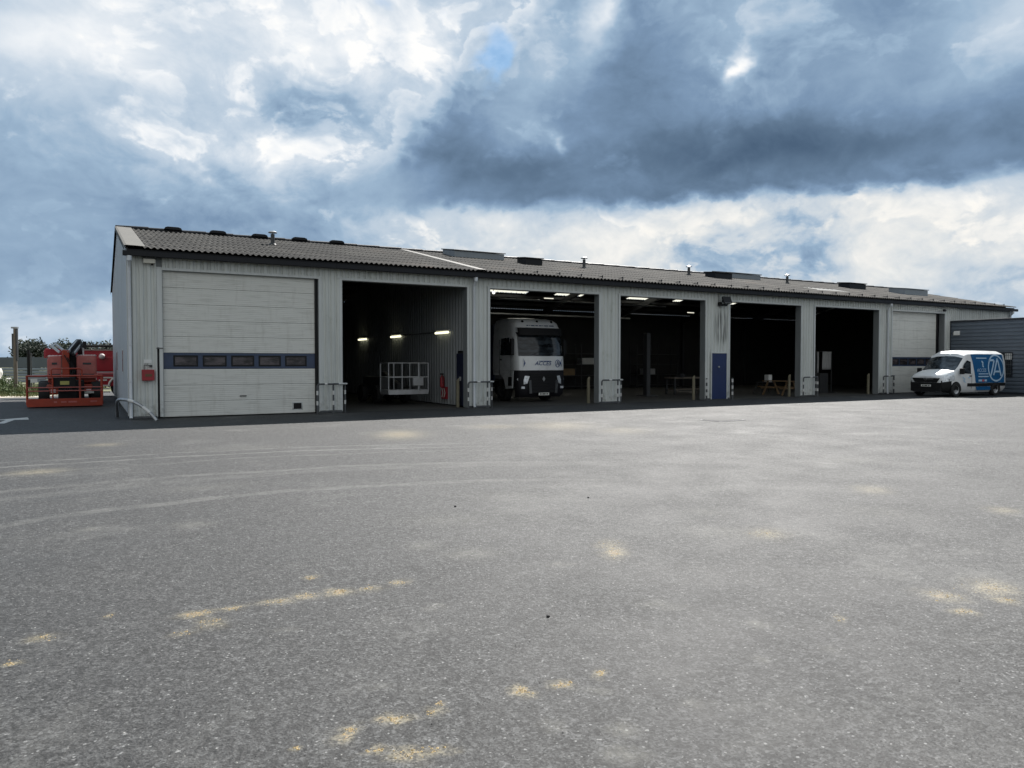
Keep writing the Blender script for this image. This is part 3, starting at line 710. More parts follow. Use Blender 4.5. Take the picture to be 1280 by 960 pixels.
t_ = thing('alarm_box', 'red steel box with a white notice above it beside the leftmost door', 'wall box', (.50, 0, 1.16))
MB().box(-.17, .17, -.13, -.002, 0, .33).build('cabinet', M_red, t_, bevel=.012)
MB().box(-.08, .10, -.136, -.131, .12, .20).build('label_plate', mat('brown_label', (.12, .07, .03), .6), t_)
MB().box(-.11, .11, -.012, -.002, .52, .63).build('notice', M_ledge, t_)
MB().tube([(-.1, -.03, .33), (-.1, -.03, .46), (.1, -.03, .46)], .012, 6).box(.04, .12, -.04, -.002, .40, .47).build('conduit', M_dark, t_)
# pier guards: galvanised hoops with reflective bands
def guard(x0, x1, x2, label, y=-.25, y2=.10, mid=True):
    g = thing('guard_rail', label, 'guard rail', (x0, y, 0), 0, 'galvanised guard rails in front of the piers')
    r = .032; w = x1 - x0; e = x2 - x0; dy = y2 - y
    pts = [(0, 0, 0), (0, 0, .88)] + [tuple(p) for p in arc((.10, 0, .88), .10, math.pi, math.pi / 2, 5, (1, 0, 0), (0, 0, 1))] + [(w, 0, .98), (e + .06, dy * .9, .985)]
    MB().tube(pts, r, 10).build('rail', M_galvdark, g, smooth=40)
    for px, py in ((w, 0), (e, dy)):
        MB().tube([(px, py, 0), (px, py, .955)], r, 10).lathe([(.075, .0), (.075, .012), (.03, .012)], (px, py, 0), 'z', 10).build('leg', M_galvdark, g, smooth=40)
    def band(a, b_): MB().tube([a, b_], r + .003, 10).build('reflective_band', M_band, g, smooth=40)
    for px, py in ((0, 0), (w, 0), (e, dy)):
        for z in (.28, .62): band((px, py, z), (px, py, z + .14))
    d_ = Vector((e + .06 - w, dy * .9, 0)); 
    for a, b_ in ((.45, .62),):
        band((a * w, 0, .98), (b_ * w, 0, .98))
    p0 = Vector((w, 0, .98)); band(p0 + d_ * .35, p0 + d_ * .98)
    return g
guard(5.54, 6.08, 6.58, 'galvanised hoop guard on the pier right of the leftmost white door')
guard(11.12, 11.92, 12.28, 'galvanised hoop guard on the pier left of the white truck')
guard(17.2, 18.02, 18.45, 'galvanised hoop guard on the pier right of the white truck')
guard(29.4, 30.45, 30.75, 'galvanised hoop guard on the pier right of the picnic table')
guard(35.7, 36.6, 37.1, 'galvanised hoop guard in front of the far right door beside the van')
for x, lab in ((23.02, 'left'), (24.62, 'right')):
    o = MB(); o.tube([(0, 0, 0), (0, 0, 1.0)], .04, 10).lathe([(.08, 0), (.08, .012), (.035, .012)], (0, 0, 0), 'z', 10)
    p_ = thing('guard_post', f'banded galvanised guard post on the {lab} of the blue door', 'guard post', (x, -.22, 0), 0, 'banded posts beside the blue door')
    o.build('post', M_galvdark, p_, smooth=40)
    for z in (.22, .5, .8): MB().tube([(0, 0, z), (0, 0, z + .15)], .043, 10).build('reflective_band', M_band, p_, smooth=40)
# arched bumper tube round the left corner
a_ = thing('corner_guard', 'bent galvanised tube arching over the foot of the left corner downpipe', 'corner guard', (0, 0, 0))
P0, P1 = Vector((-.30, 1.25, 0)), Vector((.66, -.86, 0))
pts = []
for i in range(25):
    t = i / 24; p = P0.lerp(P1, t); out = Vector((-.9, -.45, 0)) * (math.sin(math.pi * t) * .40)
    pts.append(p + out + Vector((0, 0, .60 * (1 - abs(2 * t - 1) ** 2.6))))
MB().tube(pts, .048, 12).build('tube', M_galv, a_, smooth=50)
for q in (pts[15:18], pts[20:23]): MB().tube(q, .052, 12).build('reflective_band', M_band, a_, smooth=50)
# cream door-track posts just inside the openings
cp = MB(); cp.prism([(-.05, 0), (.05, 0), (.05, 1.12), (-.05, 1.0)], 'y', -.05, .05)
first = None
for i, (x, y, lab) in enumerate(((11.10, .62, 'cream post beside the dark cabinet in the second bay'), (17.10, .55, 'cream post right of the white truck'), (22.92, .5, 'cream post in the bay left of the blue door'),
                                 (29.28, .5, 'cream post right of the picnic table'), (35.42, .45, 'cream post in the bay left of the white van'))):
    if first is None:
        first = tag(cp.build('guard_post', M_cream, loc=(x, y, 0), bevel=.01, seg=1), lab, 'guard post', 'cream posts inside the door openings')
    else:
        c = first.copy(); COL.objects.link(c); c.location = (x, y, 0); c['label'] = lab

# ------------------------------------------------------------------ INSIDE THE BAYS
def tube_lamp(y, label):
    l = thing('tube_lamp', label, 'lamp', (11.28, y, 2.92), 0, 'lit strip lamps on the partition wall')
    MB().box(-.04, .03, -.64, .64, .0, .07).build('housing', M_ledge, l, bevel=.008, seg=1)
    MB().tube([(-.06, -.6, -.03), (-.06, .6, -.03)], .045, 10).build('tube', M_tube, l, smooth=40)
    return l
l0 = tube_lamp(2.35, 'lit strip lamp on the partition wall nearest the opening')
dup(l0, (11.28, 7.5, 2.92), 'lit strip lamp above the white lift cage, middle of three')
dup(l0, (11.28, 12.3, 2.92), 'lit strip lamp farthest back on the partition wall')
tag(MB().tube([(0, -4, 0), (0, .9, 0)], .02, 6).build('conduit', M_dark, loc=(11.27, 6.3, 2.93)), 'dark conduit linking the strip lamps', 'conduit')
# ceiling lamps in bays three to five
c0 = None
for x, y, z, ry, lab in ((22.65, 12.4, 5.5, .0, 'small twin lamp under the roof above the white truck'), (34.2, 12.8, 5.06, .1, 'lit ceiling lamp in the bay right of the truck'), (18.9, 12.3, 5.66, 0, 'bright spot lamp under the roof at the top left of the truck bay')):
    if c0 is None:
        c0 = thing('ceiling_lamp', lab, 'lamp', (x, y, z), ry, 'lit lamps under the workshop roof')
        MB().box(-.36, .36, -.06, .06, .02, .05).build('housing', M_dark, c0)
        MB().tube([(-.32, 0, 0), (.32, 0, 0)], .03, 8).build('tube', M_ceil, c0)
    elif x > 20: dup(c0, (x, y, z), lab, ry)
    else:
        s_ = thing('spot_lamp', lab, 'lamp', (x, y, z)); MB().ball((0, 0, 0), .09, 8).build('bulb', M_spot, s_, smooth=60); MB().tube([(0, 0, .05), (0, 0, .4)], .02, 6).build('rod', M_dark, s_)
# dark blue cabinet in the partition gap
t_ = thing('cabinet', 'tall dark blue cabinet standing beside the cream post in the second bay', 'cabinet', (11.30, .75, 0))
MB().box(-.02, .08, -.36, .36, .05, 2.05).build('body', mat('navy_steel', (.01, .014, .04), .5), t_, bevel=.01)
MB().box(-.05, -.021, -.05, .06, 1.0, 1.16).build('lock', M_steel, t_)
# fire point
t_ = thing('fire_extinguisher', 'red extinguisher panel with white chevrons on the partition wall', 'fire extinguisher', (11.27, 2.2, .30))
MB().lathe([(.001, 0), (.085, .0), (.09, .03), (.09, .36), (.06, .43), (.03, .45), (.03, .52), (.001, .53)], (-.09, .02, .42), 'z', 14).build('cylinder', M_red, t_, smooth=40)
hs = MB(); hs.tube([(-.10, .02, .92), (-.13, -.10, .95), (-.14, -.14, .8), (-.12, -.12, .55)], .014, 6); hs.box(-.14, -.04, -.02, .12, .92, .97); hs.build('hose', M_black, t_)
MB().box(-.04, .03, -.24, .26, -.04, .44).build('sign_panel', M_red, t_)
for k in (0, 1):
    y = .20 - k * .20
    MB().add([(-.0425, y, .38), (-.0425, y - .07, .38), (-.0425, y - .17, .20), (-.0425, y - .07, .02), (-.0425, y, .02), (-.0425, y - .10, .20)], [(0, 1, 2, 5), (5, 2, 3, 4)]).build('chevron', M_plate, t_, fixn=False)
# white lift cage with dark machine behind
t_ = thing('boom_lift', 'pale lift with a white tubular work cage parked in the second bay', 'boom lift', (9.98, 3.25, 0), R(2))
cg = MB(); w, d_, z0, z1 = 1.7, .85, .52, 1.68
for x in (-w / 2, -.28, .42, w / 2):
    for y in ((-d_ / 2, d_ / 2)): cg.tube([(x, y, z0), (x, y, z1)], .024, 8)
for z in (z1, (z0 + z1) / 2 + .02):
    cg.tube([(-w / 2, -d_ / 2, z), (w / 2, -d_ / 2, z), (w / 2, d_ / 2, z), (-w / 2, d_ / 2, z), (-w / 2, -d_ / 2, z)], .022, 8)
cg.build('cage', M_steel, t_)
MB().box(-w / 2, w / 2, -d_ / 2 - .01, d_ / 2, z0 - .08, z0 + .10).build('platform_floor', M_steel, t_)
MB().box(.18, .62, -d_ / 2 - .06, -d_ / 2 + .12, .78, 1.1).build('control_box', M_steel, t_, bevel=.02)
MB().box(-.5, .6, 1.2, 3.4, .35, 1.1).bar((0, .5, .7), (0, 2.2, 1.2), .2, .25).build('chassis', M_dark, t_, bevel=.03)
for x in (-.62, .62):
    for y in (1.4, 3.1):
        wv = MB().lathe([(.2, -.12), (.36, -.11), (.38, 0), (.36, .11), (.2, .12)], (x, y, .38), 'x', 16).build('wheel', M_rub, t_, smooth=40)
        MB().lathe([(.001, -.1), (.19, -.1), (.2, 0), (.19, .1), (.001, .1)], (x, y, .38), 'x', 12).build('rim', M_dark, wv, smooth=40)
# truck bay: rack behind the truck
def rack(loc, label, ww, hh, rot=0, boxes=True):
    r = thing('storage_rack', label, 'rack', loc, rot, 'dark storage racks at the back of the workshop')
    f = MB()
    for x in (-ww / 2, 0, ww / 2):
        for y in (-.35, .35): f.box(x - .03, x + .03, y - .03, y + .03, 0, hh)
    f.build('frame', M_dark, r)
    nl = int(hh / .7)
    for k in range(nl):
        MB().box(-ww / 2, ww / 2, -.38, .38, .15 + k * .7, .19 + k * .7).build('shelf', M_dark, r)
    return r
rk = rack((20.6, 14.6, 0), 'dark steel rack along the back wall of the bay right of the truck', 3.6, 2.9)
dup(rk, (26.3, 14.6, 0), 'dark steel rack along the back wall behind the picnic table')
dup(rk, (32.6, 14.6, 0), 'dark steel rack along the back wall behind the hanging white cloth')
M_card = mat('cardboard', (.26, .18, .10), .8, var=.2)
for i, (x, z, w, h, m, lab) in enumerate(((19.5, .19, .7, .45, M_card, 'brown carton on the lowest shelf right of the truck'), (20.4, .89, .8, .4, M_steel, 'grey bin on the second shelf right of the truck'), (21.7, 1.59, .9, .42, M_ledge, 'pale carton on the third shelf right of the truck'),
                                          (25.4, .89, .9, .42, M_card, 'brown carton on the shelf behind the picnic table'), (26.9, 1.59, 1.0, .4, M_ledge, 'pale carton high on the rack behind the picnic table'), (32.0, .89, .9, .4, M_steel, 'grey bin on the rack behind the white cloth'))):
    tag(MB().box(-w / 2, w / 2, -.28, .28, 0, h).box(-w / 2 + .02, w / 2 - .02, -.285, .285, h * .45, h * .55).build('storage_box', m, loc=(x, 14.6, z), bevel=.01, seg=1), lab, 'box')
# upright lift post and tool trolley in the fourth bay
t_ = thing('vehicle_lift_post', 'slim steel lift column standing in the bay left of the blue door', 'lift column', (23.6, 4.6, 0))
MB().box(-.12, .12, -.15, .15, 0, 3.2).build('column', M_dark, t_, bevel=.02); MB().box(-.35, .35, -.4, .4, 0, .05).build('base_plate', M_dark, t_)
t_ = thing('tool_trolley', 'low dark tool trolley just inside the bay right of the truck', 'tool trolley', (20.4, 3.6, 0), R(12))
MB().box(-.4, .4, -.25, .25, .14, .85).build('body', M_dark, t_, bevel=.015)
for k in range(4): MB().box(-.36, .36, -.262, -.251, .2 + k * .16, .34 + k * .16).build('drawer', M_galvdark, t_)
for x in (-.33, .33):
    for y in (-.18, .18): MB().lathe([(.001, -.02), (.06, -.02), (.06, .02), (.001, .02)], (x, y, .065), 'x', 12).build('caster', M_rub, t_)
# picnic table
t_ = thing('picnic_table', 'wooden picnic table with slanted legs just inside the fifth bay', 'picnic table', (30.45, 2.05, 0), R(90))
for k in range(5): pass
MB().box(-.9, .9, -.36, -.22, .71, .75).box(-.9, .9, -.21, -.07, .71, .75).box(-.9, .9, -.06, .08, .71, .75).box(-.9, .9, .09, .23, .71, .75).box(-.9, .9, .24, .38, .71, .75).build('table_top', M_wood, t_, bevel=.005, seg=1)
for y in (-.72, .56): MB().box(-.9, .9, y, y + .14, .42, .455).build('bench', M_wood, t_, bevel=.005, seg=1)
for x in (-.62, .62):
    for s_ in (-1, 1): MB().bar((x, s_ * .60, 0), (x, s_ * .22, .71), .045, .10).build('leg', M_wood, t_)
    MB().bar((x + .05, -.70, .38), (x + .05, .70, .38), .04, .09).build('cross_beam', M_wood, t_)
# white box on a stand
t_ = thing('equipment_stand', 'dark trestle stand carrying a small white box in the fifth bay', 'stand', (30.75, 3.3, 0))
MB().box(-.45, .45, -.25, .25, .62, .66).build('tray', M_dark, t_)
for x in (-1, 1):
    for y in (-1, 1): MB().bar((x * .62, y * .3, 0), (x * .4, y * .15, .64), .04, .04).build('leg', M_dark, t_)
tag(MB().box(-.13, .13, -.14, .14, 0, .38).box(-.10, .10, -.146, -.14, .06, .12).box(-.10, .10, -.146, -.14, .22, .28).build('metal_case', M_ledge, loc=(30.95, 3.3, .66), bevel=.015), 'small white case on the dark stand behind the picnic table', 'case')
t_ = thing('workbench', 'brown workbench with a vice at the left of the fifth bay', 'workbench', (26.9, 5.4, 0))
MB().box(-1.1, 1.1, -.4, .4, .84, .92).build('bench_top', M_oldwood, t_, bevel=.008); MB().box(-1.0, 1.0, -.3, .32, .25, .29).build('shelf', M_oldwood, t_)
for x in (-1.0, 1.0):
    for y in (-.32, .32): MB().box(x - .04, x + .04, y - .04, y + .04, 0, .84).build('leg', M_dark, t_)
MB().box(-.75, -.5, -.5, -.2, .92, 1.1).box(-.7, -.55, -.62, -.5, .98, 1.08).build('vice', M_dark, t_, bevel=.015)
# clothes rail with white cloth in the sixth bay
t_ = thing('clothes_rail', 'metal clothes rail holding a white cloth in the sixth bay', 'clothes rail', (34.6, 2.6, 0))
MB().tube([(-.62, 0, .0), (-.62, 0, 2.32), (.62, 0, 2.32), (.62, 0, 0)], .022, 8).box(-.66, -.58, -.3, .3, 0, .04).box(.58, .66, -.3, .3, 0, .04).build('frame', M_dark, t_)
cl = MB(); rows = []
for i in range(9):
    z = 2.31 - i * .125
    rows.append([(-.36 + j * .05 + .006 * math.sin(i + j), -.03 + .035 * math.sin(j * 1.3 + i * .1), z) for j in range(15)])
cl.grid(rows); o = cl.build('cloth', M_cloth, fixn=False, smooth=60, loc=(34.78, 2.6, 0)); md = o.modifiers.new('thick', 'SOLIDIFY'); md.thickness = .012
tag(o, 'white cloth hanging from the clothes rail in the sixth bay', 'cloth')
tag(MB().grid([[(j * .03, .02 * math.sin(j * 1.7), 2.3 - i * .29) for j in range(5)] for i in range(5)]).build('cloth', M_cloth, fixn=False, loc=(34.05, 2.62, 0), smooth=60), 'narrow pale cloth strip on the left end of the clothes rail', 'cloth')
bpy.data.objects['cloth.001'].modifiers.new('thick', 'SOLIDIFY').thickness = .012
tag(MB().box(-.35, .35, -.3, .3, 0, 1.1).box(-.3, .3, -.315, -.301, .1, 1.0).build('cabinet', M_dark, loc=(34.75, 3.0, 0), bevel=.02), 'low black cabinet under the white cloth in the sixth bay', 'cabinet')

# ------------------------------------------------------------------ WHEELS
def wheel(parent, c, axis, r, w, rimr=.62, m_rim=M_steel):
    e = bpy.data.objects.new('wheel', None); COL.objects.link(e); e.parent = parent; e.location = c
    MB().lathe([(r * rimr, -w / 2), (r * .93, -w / 2), (r, -w * .36), (r, w * .36), (r * .93, w / 2), (r * rimr, w / 2), (r * rimr, -w / 2)], (0, 0, 0), axis, 24).build('tyre', M_rub, e, smooth=35)
    rm = MB().lathe([(.001, -w * .30), (r * .25, -w * .34), (r * .3, -w * .2), (r * rimr * .8, -w * .25), (r * rimr * .97, -w * .42), (r * rimr, -w * .3), (r * rimr, w * .3), (r * rimr * .97, w * .42), (r * rimr * .8, w * .25), (r * .3, w * .2), (r * .25, w * .34), (.001, w * .30)], (0, 0, 0), axis, 20)
    for k in range(6):
        a = k * math.pi / 3; u, v = math.cos(a) * r * .42, math.sin(a) * r * .42
        for s_ in (-1, 1):
            c3 = (s_ * w * .24, u, v) if axis == 'x' else (v, s_ * w * .24, u)
            rm.ball(c3, r * .055, 5)
    rm.build('rim', m_rim, e, smooth=40)
    return e

# ------------------------------------------------------------------ WHITE TRUCK (front at local y = 0, facing -y)
T = thing('tractor_truck', 'white lorry tractor with blue lettering parked nose out in the third bay', 'truck', (15.93, 2.25, 0))
ZS = [(.22, .16, 1.14, .30), (.35, .05, 1.19, .30), (.60, .0, 1.22, .30), (1.0, .0, 1.24, .34), (1.36, .02, 1.25, .36), (1.70, .03, 1.25, .36), (1.98, .06, 1.25, .36), (2.06, .09, 1.245, .36), (2.5, .16, 1.235, .36), (2.98, .27, 1.21, .36), (3.20, .31, 1.19, .36), (3.42, .42, 1.15, .38), (3.56, .62, 1.08, .44), (3.64, .98, .96, .5)]
YB = 2.25
def cab_section(z, yf, w, cr, yb=YB):
    n = 6; pts = []
    half = [(w * .45 * 0, yf), (w * .5, yf + .015), (w - cr * .75, yf + .05)]
    for i in range(n + 1):
        a = math.pi / 2 * i / n
        half.append((w - cr * .7 + cr * .7 * math.sin(a), yf + .06 + cr * 1.1 * (1 - math.cos(a))))
    half.append((w, yb)); 
    right = [(x, y, z) for x, y in half]; left = [(-x, y, z) for x, y in half[1:]][::-1]
    return left + right
def cab_at(z):
    for (z0, *p0), (z1, *p1) in zip(ZS, ZS[1:]):
        if z0 <= z <= z1:
            t = (z - z0) / (z1 - z0); return cab_section(z, *[a + (b - a) * t for a, b in zip(p0, p1)])
    return cab_section(z, *ZS[-1][1:])
NP = len(cab_at(1.0)); MID = NP // 2
def cab_shell(zlist, j0, j1, out=0.0, mb=None, cap=False):
    mb = mb or MB(); rows = []
    for z in zlist:
        s_ = cab_at(z); row = []
        for j in range(j0, j1 + 1):
            a = Vector(s_[max(0, j - 1)]); b = Vector(s_[min(NP - 1, j + 1)]); tdir = (b - a).normalized(); nrm = Vector((tdir.y, -tdir.x, 0))
            row.append(Vector(s_[j]) + nrm * out)
        rows.append(row)
    mb.grid(rows)
    if cap:
        o = len(mb.v) - len(rows[0]); mb.f.append(tuple(range(o, o + len(rows[0])))); mb.m.append(0)
    return mb
zz = [1.37, 1.55, 1.70, 1.98, 2.06, 2.5, 2.98, 3.2, 3.31, 3.42, 3.5, 3.56, 3.6, 3.64]
cb = cab_shell(zz, 0, NP - 1, cap=True)
cb.add([cab_at(1.37)[0], cab_at(1.37)[-1], cab_at(3.2)[-1], cab_at(3.2)[0]], [(0, 1, 2, 3)])
cb.build('cab_body', M_truckw, T, smooth=42)
cab_shell([.22, .35, .6, 1.0, 1.2, 1.36], 2, NP - 3).build('bumper', mat('truck_grey_plastic', (.012, .0115, .015), .65, var=.1, spec=.3), T, smooth=42)
cab_shell([1.98, 2.05, 2.3, 2.6, 2.97], 5, NP - 6, .012).build('windscreen', M_glass, T, smooth=42)
vis = MB()
s0, s1 = cab_at(2.99), cab_at(3.2)
vis.grid([[Vector(p) + Vector((0, -.02, 0)) for p in s0[4:NP - 4]], [Vector(p) + Vector((0, -.24, -.12)) for p in s0[4:NP - 4]], [Vector(p) + Vector((0, -.20, -.03)) for p in s1[4:NP - 4]], [Vector(p) + Vector((0, -.01, 0)) for p in s1[4:NP - 4]]])
vis.build('sun_visor', M_black, T, smooth=40)
# white band is the cab itself; lettering and emblem on it
lt = MB(); yfront = .03 - .018
lt.text('ACCES', .24, (.0, yfront, 1.66), (1, 0, 0), (0, 0, 1), squeeze=1.12, shear=.25)
lt.box(-.22, .40, yfront - .003, yfront + .002, 1.755, 1.775)
lt.build('lettering', M_logo, T)
em = MB()
EX, EZ = .76, 1.66
em.grid([[(EX + .105 * math.cos(a), yfront + .004 + .02 * 0, EZ + .14 * math.sin(a)), (EX + .130 * math.cos(a), yfront + .004, EZ + .165 * math.sin(a))] for a in [2 * math.pi * k / 28 for k in range(29)]])
em.bar((EX - .07, yfront, EZ - .10), (EX + .01, yfront, EZ + .11), .006, .03).bar((EX + .01, yfront, EZ + .11), (EX + .07, yfront, EZ - .10), .006, .03).bar((EX - .04, yfront, EZ - .02), (EX + .05, yfront, EZ - .02), .006, .026)
em.v = [(x, y + .02, z) for x, y, z in em.v]
em.build('emblem', M_logo, T)
for s_ in (-1, 1):
    a = MB().add([(s_ * 1.0, .0, 1.9), (s_ * .93, .0, 1.72), (s_ * .97, .0, 1.5), (s_ * .87, .0, 1.68)], [(0, 1, 2, 3)])
    a.v = [(x, .035 + .0 - .022, z) for x, y, z in a.v]
    a.build('leaf_mark', M_logo, T, fixn=False)
rl = MB(); x = -.62
random.seed(3)
for w_ in (.13, .05, .24, .17, .2, .06, .3, .34): rl.box(x, x + w_ * .72, .435, .45, 3.275, 3.315); x += w_ * .72 + .045
rl.v = [(a, .35 + .05 * abs(a) + (c - 3.28) * .9 - .03, c) for a, b, c in rl.v]
rl.build('roof_lettering', M_logo, T)
for s_ in (-.75, -.02, .72):
    MB().ball((s_, .50, 3.47), .06, 6).build('roof_marker', M_black, T)
# lower front: grille, lamps, plate
gp = MB().prism([(-.66, 1.24), (.66, 1.24), (.72, .95), (.60, .40), (-.60, .40), (-.72, .95)], 'y', -.035, .02)
for k in range(5): gp.box(-.58, .58, -.05, -.036, .55 + k * .13, .585 + k * .13)
gp.build('grille', M_black, T, bevel=.01, seg=1)
MB().add([(0, -.062, 1.12), (.07, -.062, 1.0), (0, -.062, .88), (-.07, -.062, 1.0)], [(0, 1, 2, 3)]).box(-.03, .03, -.06, -.04, .96, 1.04).build('badge', M_galv, T)
for s_ in (-1, 1):
    h = MB().prism([(s_ * .68, 1.12), (s_ * 1.12, 1.17), (s_ * 1.19, .98), (s_ * 1.08, .74), (s_ * .80, .80)], 'y', -.03, .08)
    h.v = [(x, y + max(0, abs(x) - .82) * .55, z) for x, y, z in h.v]
    h.build('headlight', M_lens, T, bevel=.01, seg=1)
    MB().box(s_ * .98 - .08, s_ * .98 + .08, .02, .12, .58, .68).build('fog_lamp', M_lens, T, bevel=.01)
    MB().prism([(s_ * .62, .95), (s_ * .74, .95), (s_ * .70, .38), (s_ * .58, .38)], 'y', -.045, -.0).build('bumper_trim', M_galvdark, T)
    # mirrors
    m_ = MB().box(s_ * 1.33 - .075, s_ * 1.33 + .075, .30, .44, 2.02, 2.72).bar((s_ * 1.2, .5, 2.74), (s_ * 1.33, .4, 2.68), .05, .05).bar((s_ * 1.2, .5, 2.05), (s_ * 1.33, .4, 2.08), .05, .05)
    m_.build('mirror', M_black, T, bevel=.04)
    # side glass and door seam
    d_ = MB().add([(s_ * 1.256, .62, 2.02), (s_ * 1.256, 1.55, 2.02), (s_ * 1.232, 1.5, 2.75), (s_ * 1.232, .78, 2.78)], [(0, 1, 2, 3)])
    d_.build('side_window', M_glass, T, fixn=False)
    MB().box(s_ * 1.252 - .006, s_ * 1.252 + .006, 1.60, 1.62, .75, 2.7).box(s_ * 1.252 - .006, s_ * 1.252 + .006, .60, .612, 1.0, 2.0).build('door_seam', M_dark, T)
    MB().box(s_ * 1.26 - .015, s_ * 1.26 + .015, 1.4, 1.55, 1.80, 1.85).build('door_handle', M_black, T)
    # side skirt with a step recess, arch
    f_ = MB().prism([(.42, 1.36), (2.25, 1.36), (2.25, 1.15), (1.95, 1.2), (1.55, 1.18), (1.25, .95), (1.1, .55), (.5, .60)], 'x', s_ * 1.22 - .02, s_ * 1.22 + .02)
    f_.build('fender', M_truckw, T, bevel=.01, seg=1)
    MB().box(s_ * 1.245 - .008, s_ * 1.245 + .008, .55, .85, .7, 1.08).build('step', M_black, T)
    wheel(T, (s_ * 1.05, 1.55, .50), 'x', .50, .30, m_rim=M_dark)
    wheel(T, (s_ * .95, 5.2, .50), 'x', .50, .55, m_rim=M_dark)
MB().box(-.26, .26, -.075, -.05, .30, .41).box(-.20, -.12, -.0765, -.0755, .33, .38, 1).box(-.08, .08, -.0765, -.0755, .33, .38, 1).box(.12, .20, -.0765, -.0755, .33, .38, 1).build('licence_plate', [M_plate, M_black], T)
for s_ in (-.5, .15): MB().bar((s_, .06, 2.04), (s_ + .42, .10, 2.20), .02, .02).build('wiper', M_black, T)
MB().box(-.95, -.6, .5, .9, 2.0, 2.45).box(.35, .75, .5, .9, 2.0, 2.5).box(-1.1, 1.1, .35, .6, 1.9, 2.06).build('seats', M_steel, T, bevel=.05)
MB().box(-.45, -.3, .5, 6.0, .62, .86).box(.3, .45, .5, 6.0, .62, .86).box(-.6, .6, 4.6, 5.6, .9, 1.1).build('chassis', M_dark, T)
for s_ in (-1, 1): MB().box(s_ * 1.17 - .03, s_ * 1.17 + .03, 2.26, 2.9, .9, 3.4).build('side_deflector', mat('deflector_blue', (.015, .03, .09), .4) if s_ < 0 else MATS['deflector_blue'], T, bevel=.02)

# ------------------------------------------------------------------ WHITE VAN (front at local x = 0, faces -x; near flank at -y)
V = thing('delivery_van', 'white high roofed van with a blue wrapped rear half parked before the far door', 'van', (35.62, -2.60, 0), R(-3.5))
def sec(x, zb, lst): return x, [(0, zb), (lst[0][0] - .10, zb)] + lst
ST = [
    sec(.03, .34, [(.74, .42), (.78, .62), (.78, .80), (.74, .90), (.66, .96), (.38, 1.0), (0, 1.01)]),
    sec(.12, .24, [(.88, .36), (.92, .62), (.91, .84), (.86, .98), (.76, 1.06), (.40, 1.11), (0, 1.12)]),
    sec(.32, .21, [(.95, .34), (.975, .62), (.97, .88), (.93, 1.04), (.83, 1.14), (.43, 1.19), (0, 1.20)]),
    sec(.92, .20, [(.98, .34), (1.0, .65), (1.0, .98), (.96, 1.17), (.86, 1.28), (.45, 1.33), (0, 1.34)]),
    sec(1.20, .20, [(.98, .34), (1.0, .65), (1.0, 1.08), (.965, 1.34), (.865, 1.50), (.45, 1.57), (0, 1.58)]),
    sec(1.60, .20, [(.98, .34), (1.0, .65), (1.0, 1.14), (.95, 1.62), (.85, 1.93), (.46, 2.02), (0, 2.04)]),
    sec(1.66, .20, [(.98, .34), (1.0, .65), (1.0, 1.15), (.95, 1.68), (.86, 2.03), (.50, 2.16), (0, 2.18)]),
    sec(1.90, .20, [(.98, .34), (1.0, .65), (1.0, 1.15), (.955, 1.72), (.88, 2.11), (.54, 2.285), (0, 2.31)]),
    sec(2.60, .20, [(.98, .34), (1.0, .65), (1.0, 1.15), (.96, 1.74), (.885, 2.14), (.55, 2.31), (0, 2.335)]),
    sec(3.70, .20, [(.98, .34), (1.0, .65), (1.0, 1.15), (.96, 1.74), (.885, 2.14), (.55, 2.31), (0, 2.335)]),
    sec(4.80, .22, [(.98, .34), (1.0, .65), (1.0, 1.15), (.96, 1.74), (.88, 2.13), (.55, 2.29), (0, 2.31)]),
    sec(4.98, .30, [(.93, .40), (.95, .65), (.95, 1.15), (.91, 1.72), (.82, 2.08), (.5, 2.2), (0, 2.22)])]
def van_rows(): 
    return [[(x, -y, z) for y, z in pts] + [(x, y, z) for y, z in pts[-2::-1]] for x, pts in ST]
VR = van_rows(); NV = len(VR[0])
b = MB(); b.grid(VR); b.f.append(tuple(range(NV))); b.m.append(0); o = len(b.v) - NV; b.f.append(tuple(range(o, o + NV))); b.m.append(0)
b.build('body', M_white, V, smooth=38, merge=True)
def vpt(i, j):  # fractional station / section index
    i0 = min(int(i), len(VR) - 2); j0 = min(int(j), NV - 2); a, c = i - i0, j - j0
    P_ = lambda p, q: Vector(VR[p][q])
    return P_(i0, j0) * (1 - a) * (1 - c) + P_(i0 + 1, j0) * a * (1 - c) + P_(i0, j0 + 1) * (1 - a) * c + P_(i0 + 1, j0 + 1) * a * c
def vpatch(i0, i1, j0, j1, out, ni=6, nj=6):
    rows = []
    for p in range(ni + 1):
        row = []
        for q in range(nj + 1):
            i, j = i0 + (i1 - i0) * p / ni, j0 + (j1 - j0) * q / nj; e = .02
            du = vpt(min(i + e, len(VR) - 1.001), j) - vpt(max(i - e, 0), j); dv = vpt(i, min(j + e, NV - 1.001)) - vpt(i, max(j - e, 0))
            n = dv.cross(du).normalized(); c = Vector((2.3, 0, 1.2)); pt = vpt(i, j)
            if n.dot(pt - c) < 0: n = -n
            row.append(pt + n * out)
        rows.append(row)
    return MB().grid(rows)
